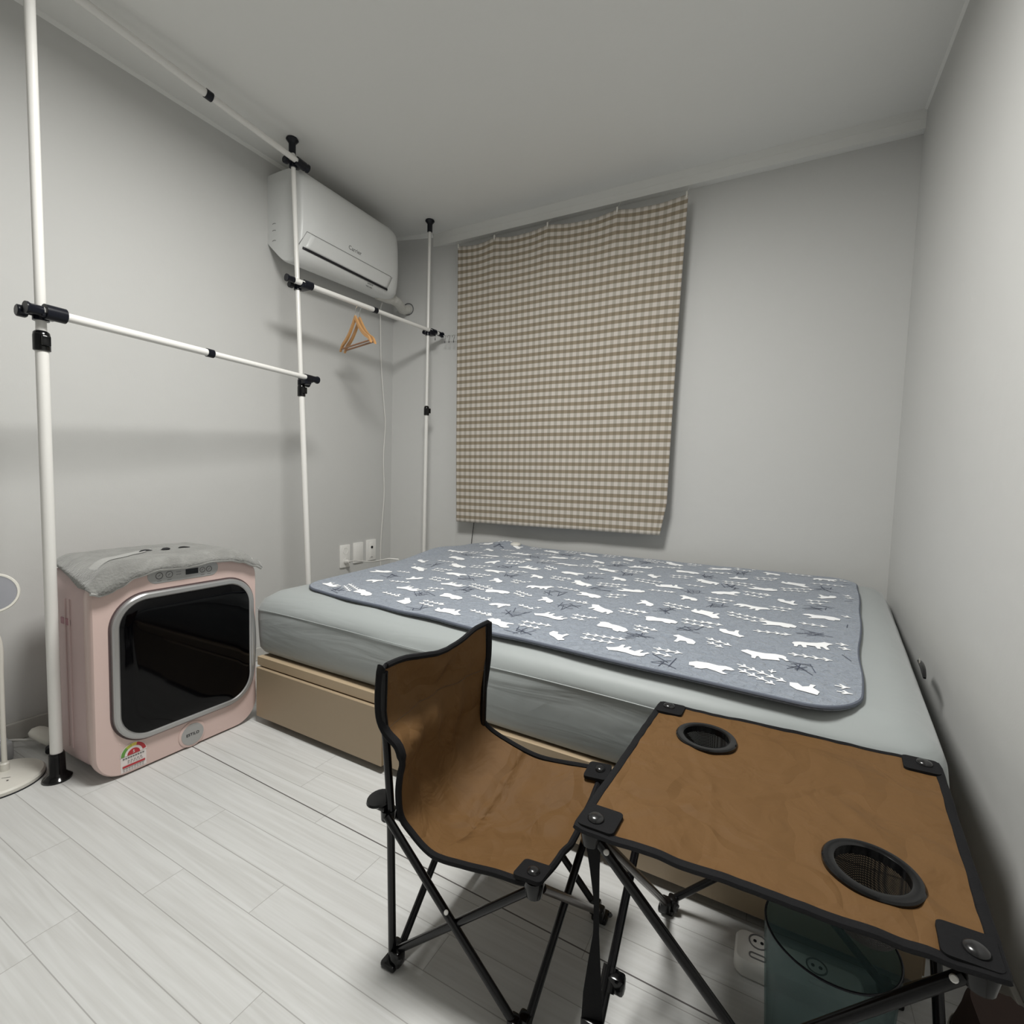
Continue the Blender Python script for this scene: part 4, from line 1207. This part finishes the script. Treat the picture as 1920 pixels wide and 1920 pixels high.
for (x, y, z) in (cNB, cFB):
    s_ = -1 if y < 0.8 else 1
    bm = B(); lathe(bm, [(0.0, 0.004), (0.020, 0.004), (0.024, 0.008), (0.022, 0.012), (0.0, 0.013)], (x-0.010, y, z), (-0.1, s_*0.15, 1), 20)
    box(bm, (x-0.022, y-0.014, z-0.004), (x+0.012, y+0.014, z+0.006), 0.003)
    lathe(bm, [(0.013, -0.022), (0.014, -0.004)], (x+0.010, y, z), (0, 0, 1), 14)
    put('rear_bracket', bm, M['gloss_black'], ch)

# --- table
tb = thing('camping_table', 'low folding camping table with brown canvas top and two cup holes', 'table', (0.02, 0.85, 0))
TZ = 0.43
TNL, TFL, TFR, TNR = Vector((-.204, .637, TZ)), Vector((-.185, 1.057, TZ)), Vector((.245, 1.068, TZ)), Vector((.204, .646, TZ))
def tbs(u, v, dz=0.0):
    # u left->right, v near->far ; extends a little beyond the rivets
    u = -0.035+1.07*u; v = -0.035+1.07*v
    p = TNL*(1-u)*(1-v)+TNR*u*(1-v)+TFR*u*v+TFL*(1-u)*v
    s = max(0, sin(pi*min(max(u, 0), 1)))*max(0, sin(pi*min(max(v, 0), 1)))
    # edges draw inward between the corners
    p.z += -0.006*s
    p.z += 0.0022*noise.noise(Vector((u*7, v*7, 9)))+0.0016*noise.noise(Vector((u*16+v*5, v*14, 3)))
    for (a, b, c, d2) in ((0.08, 0.10, 0.62, 0.60), (0.30, 0.42, 0.36, 0.05), (0.60, 0.55, 0.96, 0.08), (0.30, 0.42, 0.10, 0.80), (0.66, 0.62, 0.80, 0.42)):
        L2 = (c-a)**2+(d2-b)**2; q = ((u-a)*(c-a)+(v-b)*(d2-b))/L2; q = min(max(q, 0), 1)
        dd = hypot(u-a-q*(c-a), v-b-q*(d2-b)); p.z += 0.0022*math.exp(-(dd/0.018)**2)
    p.z += dz
    return p
bm = B(); V = grid(bm, tbs, 110, 110)
holes = [(Vector((-0.0975, 0.966)), 0.044), (Vector((0.124, 0.731)), 0.044)]
dl = []
for f in bm.faces:
    c = f.calc_center_median()
    for hc, hr in holes:
        if (Vector((c.x, c.y))-hc).length < hr: dl.append(f)
bmesh.ops.delete(bm, geom=dl, context='FACES')
tt_ = put('tabletop', bm, M['canvas'], tb, angle=80); solidify(tt_, 0.002, 0)
for hc, hr in holes:
    bm = B(); lathe(bm, [(0.0395, -0.008), (0.0395, 0.0035), (0.042, 0.0050), (0.051, 0.0042), (0.0530, 0.0020), (0.0530, -0.006)], (hc.x, hc.y, TZ+0.0005), seg=56, cap=False)
    rg = put('cup_ring', bm, M['gloss_black'], tt_)
    bm = B(); lathe(bm, [(0.0400, 0.0), (0.0400, -0.030), (0.038, -0.060), (0.030, -0.072), (0, -0.075)], (hc.x, hc.y, TZ-0.003), seg=40, cap=False)
    put('cup_net', bm, M['net'], rg)
bm = B()
N2 = 60
edge = [tbs(k/N2, 0) for k in range(N2)]+[tbs(1, k/N2) for k in range(N2)]+[tbs(1-k/N2, 1) for k in range(N2)]+[tbs(0, 1-k/N2) for k in range(N2)]
tube(bm, [e+Vector((0, 0, -0.001)) for e in edge], 0.0072, 8, closed=True, flat=0.6)
put('edge_binding', bm, M['binding'], tb)
for P, ux, uy in ((TNL, TNR-TNL, TFL-TNL), (TFL, TFR-TFL, TNL-TFL), (TFR, TFL-TFR, TNR-TFR), (TNR, TNL-TNR, TFR-TNR)):
    corner_patch(tb, P+Vector((0, 0, 0.002)), ux, uy, 0.046, (0, 0, 1), 0.0115)
gNL, gFL, gFR, gNR = Vector((-.19, .65, .012)), Vector((-.164, 1.046, .012)), Vector((.222, 1.055, .012)), Vector((.200, .650, .012))
def dn(p, dx_=0, dy_=0, dz=-0.022): return Vector((p.x+dx_, p.y+dy_, p.z+dz))
leg_tube(tb, dn(TNL, 0.010), gNR, pivot=0.03)
leg_tube(tb, dn(TNR, -0.012), gNL+Vector((0, -0.014, 0)), pivot=0.02)
leg_tube(tb, dn(TNL, 0.006, 0.010), gFL, m='steel_bronze')
leg_tube(tb, dn(TFL, -0.006, -0.010), gNL+Vector((-0.012, 0, 0)))
leg_tube(tb, dn(TFR, -0.01), gFL+Vector((0, 0.006, 0)))
leg_tube(tb, dn(TFL, 0.01), gFR+Vector((0, -0.008, 0)))
leg_tube(tb, dn(TFR, 0, -0.01), gNR+Vector((0.012, 0, 0)))
leg_tube(tb, dn(TNR, 0, 0.01), gFR+Vector((-0.002, 0, 0)))
for p, d4 in ((gNL, ((1, 0), (0, 1))), (gFL, ((1, 0), (0, -1))), (gFR, ((-1, 0), (0, -1))), (gNR, ((-1, 0), (0, 1)))): foot_block(tb, (p.x, p.y), d4)
# slider on one leg and the hanging strap with its buckle
q = dn(TFL, -0.006, -0.010).lerp(gNL+Vector((-0.012, 0, 0)), 0.765)
bm = B(); dd = (gNL-TFL).normalized(); tube(bm, [q-dd*0.016, q+dd*0.016], 0.0125, 14); box(bm, (q.x, q.y-0.010, q.z-0.014), (q.x+0.026, q.y+0.010, q.z+0.014), 0.005); put('leg_slider', bm, M['gloss_black'], tb)
def sideband(pts, wds, tdir):
    bm = B(); L_ = []
    for p, w_ in zip(pts, wds):
        p = Vector(p); d5 = Vector(tdir).normalized()
        L_.append([p-d5*w_/2+Vector((0, -0.0008, 0)), p+d5*w_/2+Vector((0, -0.0008, 0)), p+d5*w_/2+Vector((0, 0.0008, 0)), p-d5*w_/2+Vector((0, 0.0008, 0))])
    loft(bm, L_); return bm
sp_ = [(-.203, .640, .410), (-.199, .643, .36), (-.196, .648, .31), (-.196, .652, .26), (-.197, .652, .22), (-.197, .650, .17), (-.196, .650, .13)]
stp = put('strap', sideband(sp_, [0.022, 0.013, 0.007, 0.008, 0.016, 0.026, 0.030], (1, 0.3, 0)), M['binding'], tb)
bm = B(); box(bm, (-.212, .642, .095), (-.178, .656, .132), 0.005); box(bm, (-.207, .640, .070), (-.183, .655, .098), 0.004); put('buckle', bm, M['gloss_black'], stp)

# ------------------------------------------------------------------ things under the table
BK = Vector((0.100, 0.842, 0))
t = thing('waste_bin', 'clear smoky teal plastic bin standing under the camping table', 'bin', (BK.x, BK.y, 0))
bm = B(); lathe(bm, [(0.0, 0.004), (0.068, 0.004), (0.071, 0.0), (0.074, 0.004), (0.0865, 0.240), (0.0840, 0.240), (0.0715, 0.007), (0, 0.007)], BK, seg=56, cap=False); put('bin_body', bm, M['tint'], t)
bm = B(); tube(bm, [(BK.x+0.0852*cos(a), BK.y+0.0852*sin(a), 0.241) for a in [2*pi*q/56 for q in range(56)]], 0.0016, 8, closed=True); put('rim', bm, M['navy'], t)
t = thing('power_strip', 'white four-socket power strip on the floor behind the clear bin', 'power strip', (0.07, 1.008, 0))
bm = B()
def ps(z, g): return [(0.073+a, 1.005+b, z) for a, b in rrect(0.205+2*g, 0.076+2*g, 0.018+g, 6)]
loft(bm, [ps(0.0, -0.003), ps(0.004, 0), ps(0.026, 0), ps(0.032, -0.004)])
bd_ = put('strip_body', bm, M['white_plastic'], t)
for k in range(2):
    for j in range(2):
        bm = B(); cx_, cy_ = 0.010+0.095*k, 1.012
        if j == 0: tube(bm, [(cx_+0.016*cos(a), cy_+0.010+0.016*sin(a), 0.0325) for a in [2*pi*q/20 for q in range(20)]], 0.0014, 6, closed=True)
        else: tube(bm, [(x_+cx_, y_+cy_-0.024, 0.0325) for x_, y_ in rrect(0.028, 0.011, 0.005, 4)], 0.0014, 6, closed=True)
        s_ = put('socket' if j == 0 else 'switch', bm, M['seam'], bd_)
        if j == 0:
            for dx_ in (-0.006, 0.006):
                bm = B(); lathe(bm, [(0.003, 0), (0.003, 0.0014), (0, 0.0014)], (cx_+dx_, cy_+0.010, 0.0318), seg=10); put('pin_hole', bm, M['dark'], s_)
bm = B(); tube(bm, spline([(0.175, 1.0, 0.014), (0.21, 0.995, 0.006), (0.27, 1.01, 0.006), (0.33, 1.06, 0.006), (0.37, 1.15, 0.006)], 6), 0.0035, 8); put('lead', bm, M['cord'], t)
t = thing('tote_bag', 'dark brown bag with cream trim on the floor by the right wall', 'bag', (0.32, 0.92, 0))
bm = B()
rings = []
for z, sx_, sy_ in ((0.0, 0.048, 0.062), (0.01, 0.052, 0.066), (0.06, 0.052, 0.068), (0.11, 0.048, 0.062), (0.15, 0.040, 0.056), (0.165, 0.034, 0.050)):
    rings.append([(0.318+sx_*a*2, 0.905+sy_*b*2+0.004*sin(a*30+z*40), z) for a, b in rrect(1, 1, 0.3, 6)])
loft(bm, rings); put('bag_body', bm, M['bag_brown'], t)
bm = B()
for z in (0.072,):
    rg = [(0.318+0.0535*a*2, 0.905+0.0695*b*2, z) for a, b in rrect(1, 1, 0.3, 6)]; rg2 = [(0.318+0.051*a*2, 0.905+0.066*b*2, z+0.028) for a, b in rrect(1, 1, 0.3, 6)]
    loft(bm, [rg, rg2], cap0=False, cap1=False)
o = put('trim_band', bm, M['bag_cream'], t); solidify(o, 0.001, 1)
bm = B(); tube(bm, spline([(0.290, 0.842, 0.150), (0.292, 0.835, 0.20), (0.318, 0.832, 0.225), (0.344, 0.835, 0.20), (0.346, 0.842, 0.150)], 6), 0.005, 8); put('handle', bm, M['bag_cream'], t)
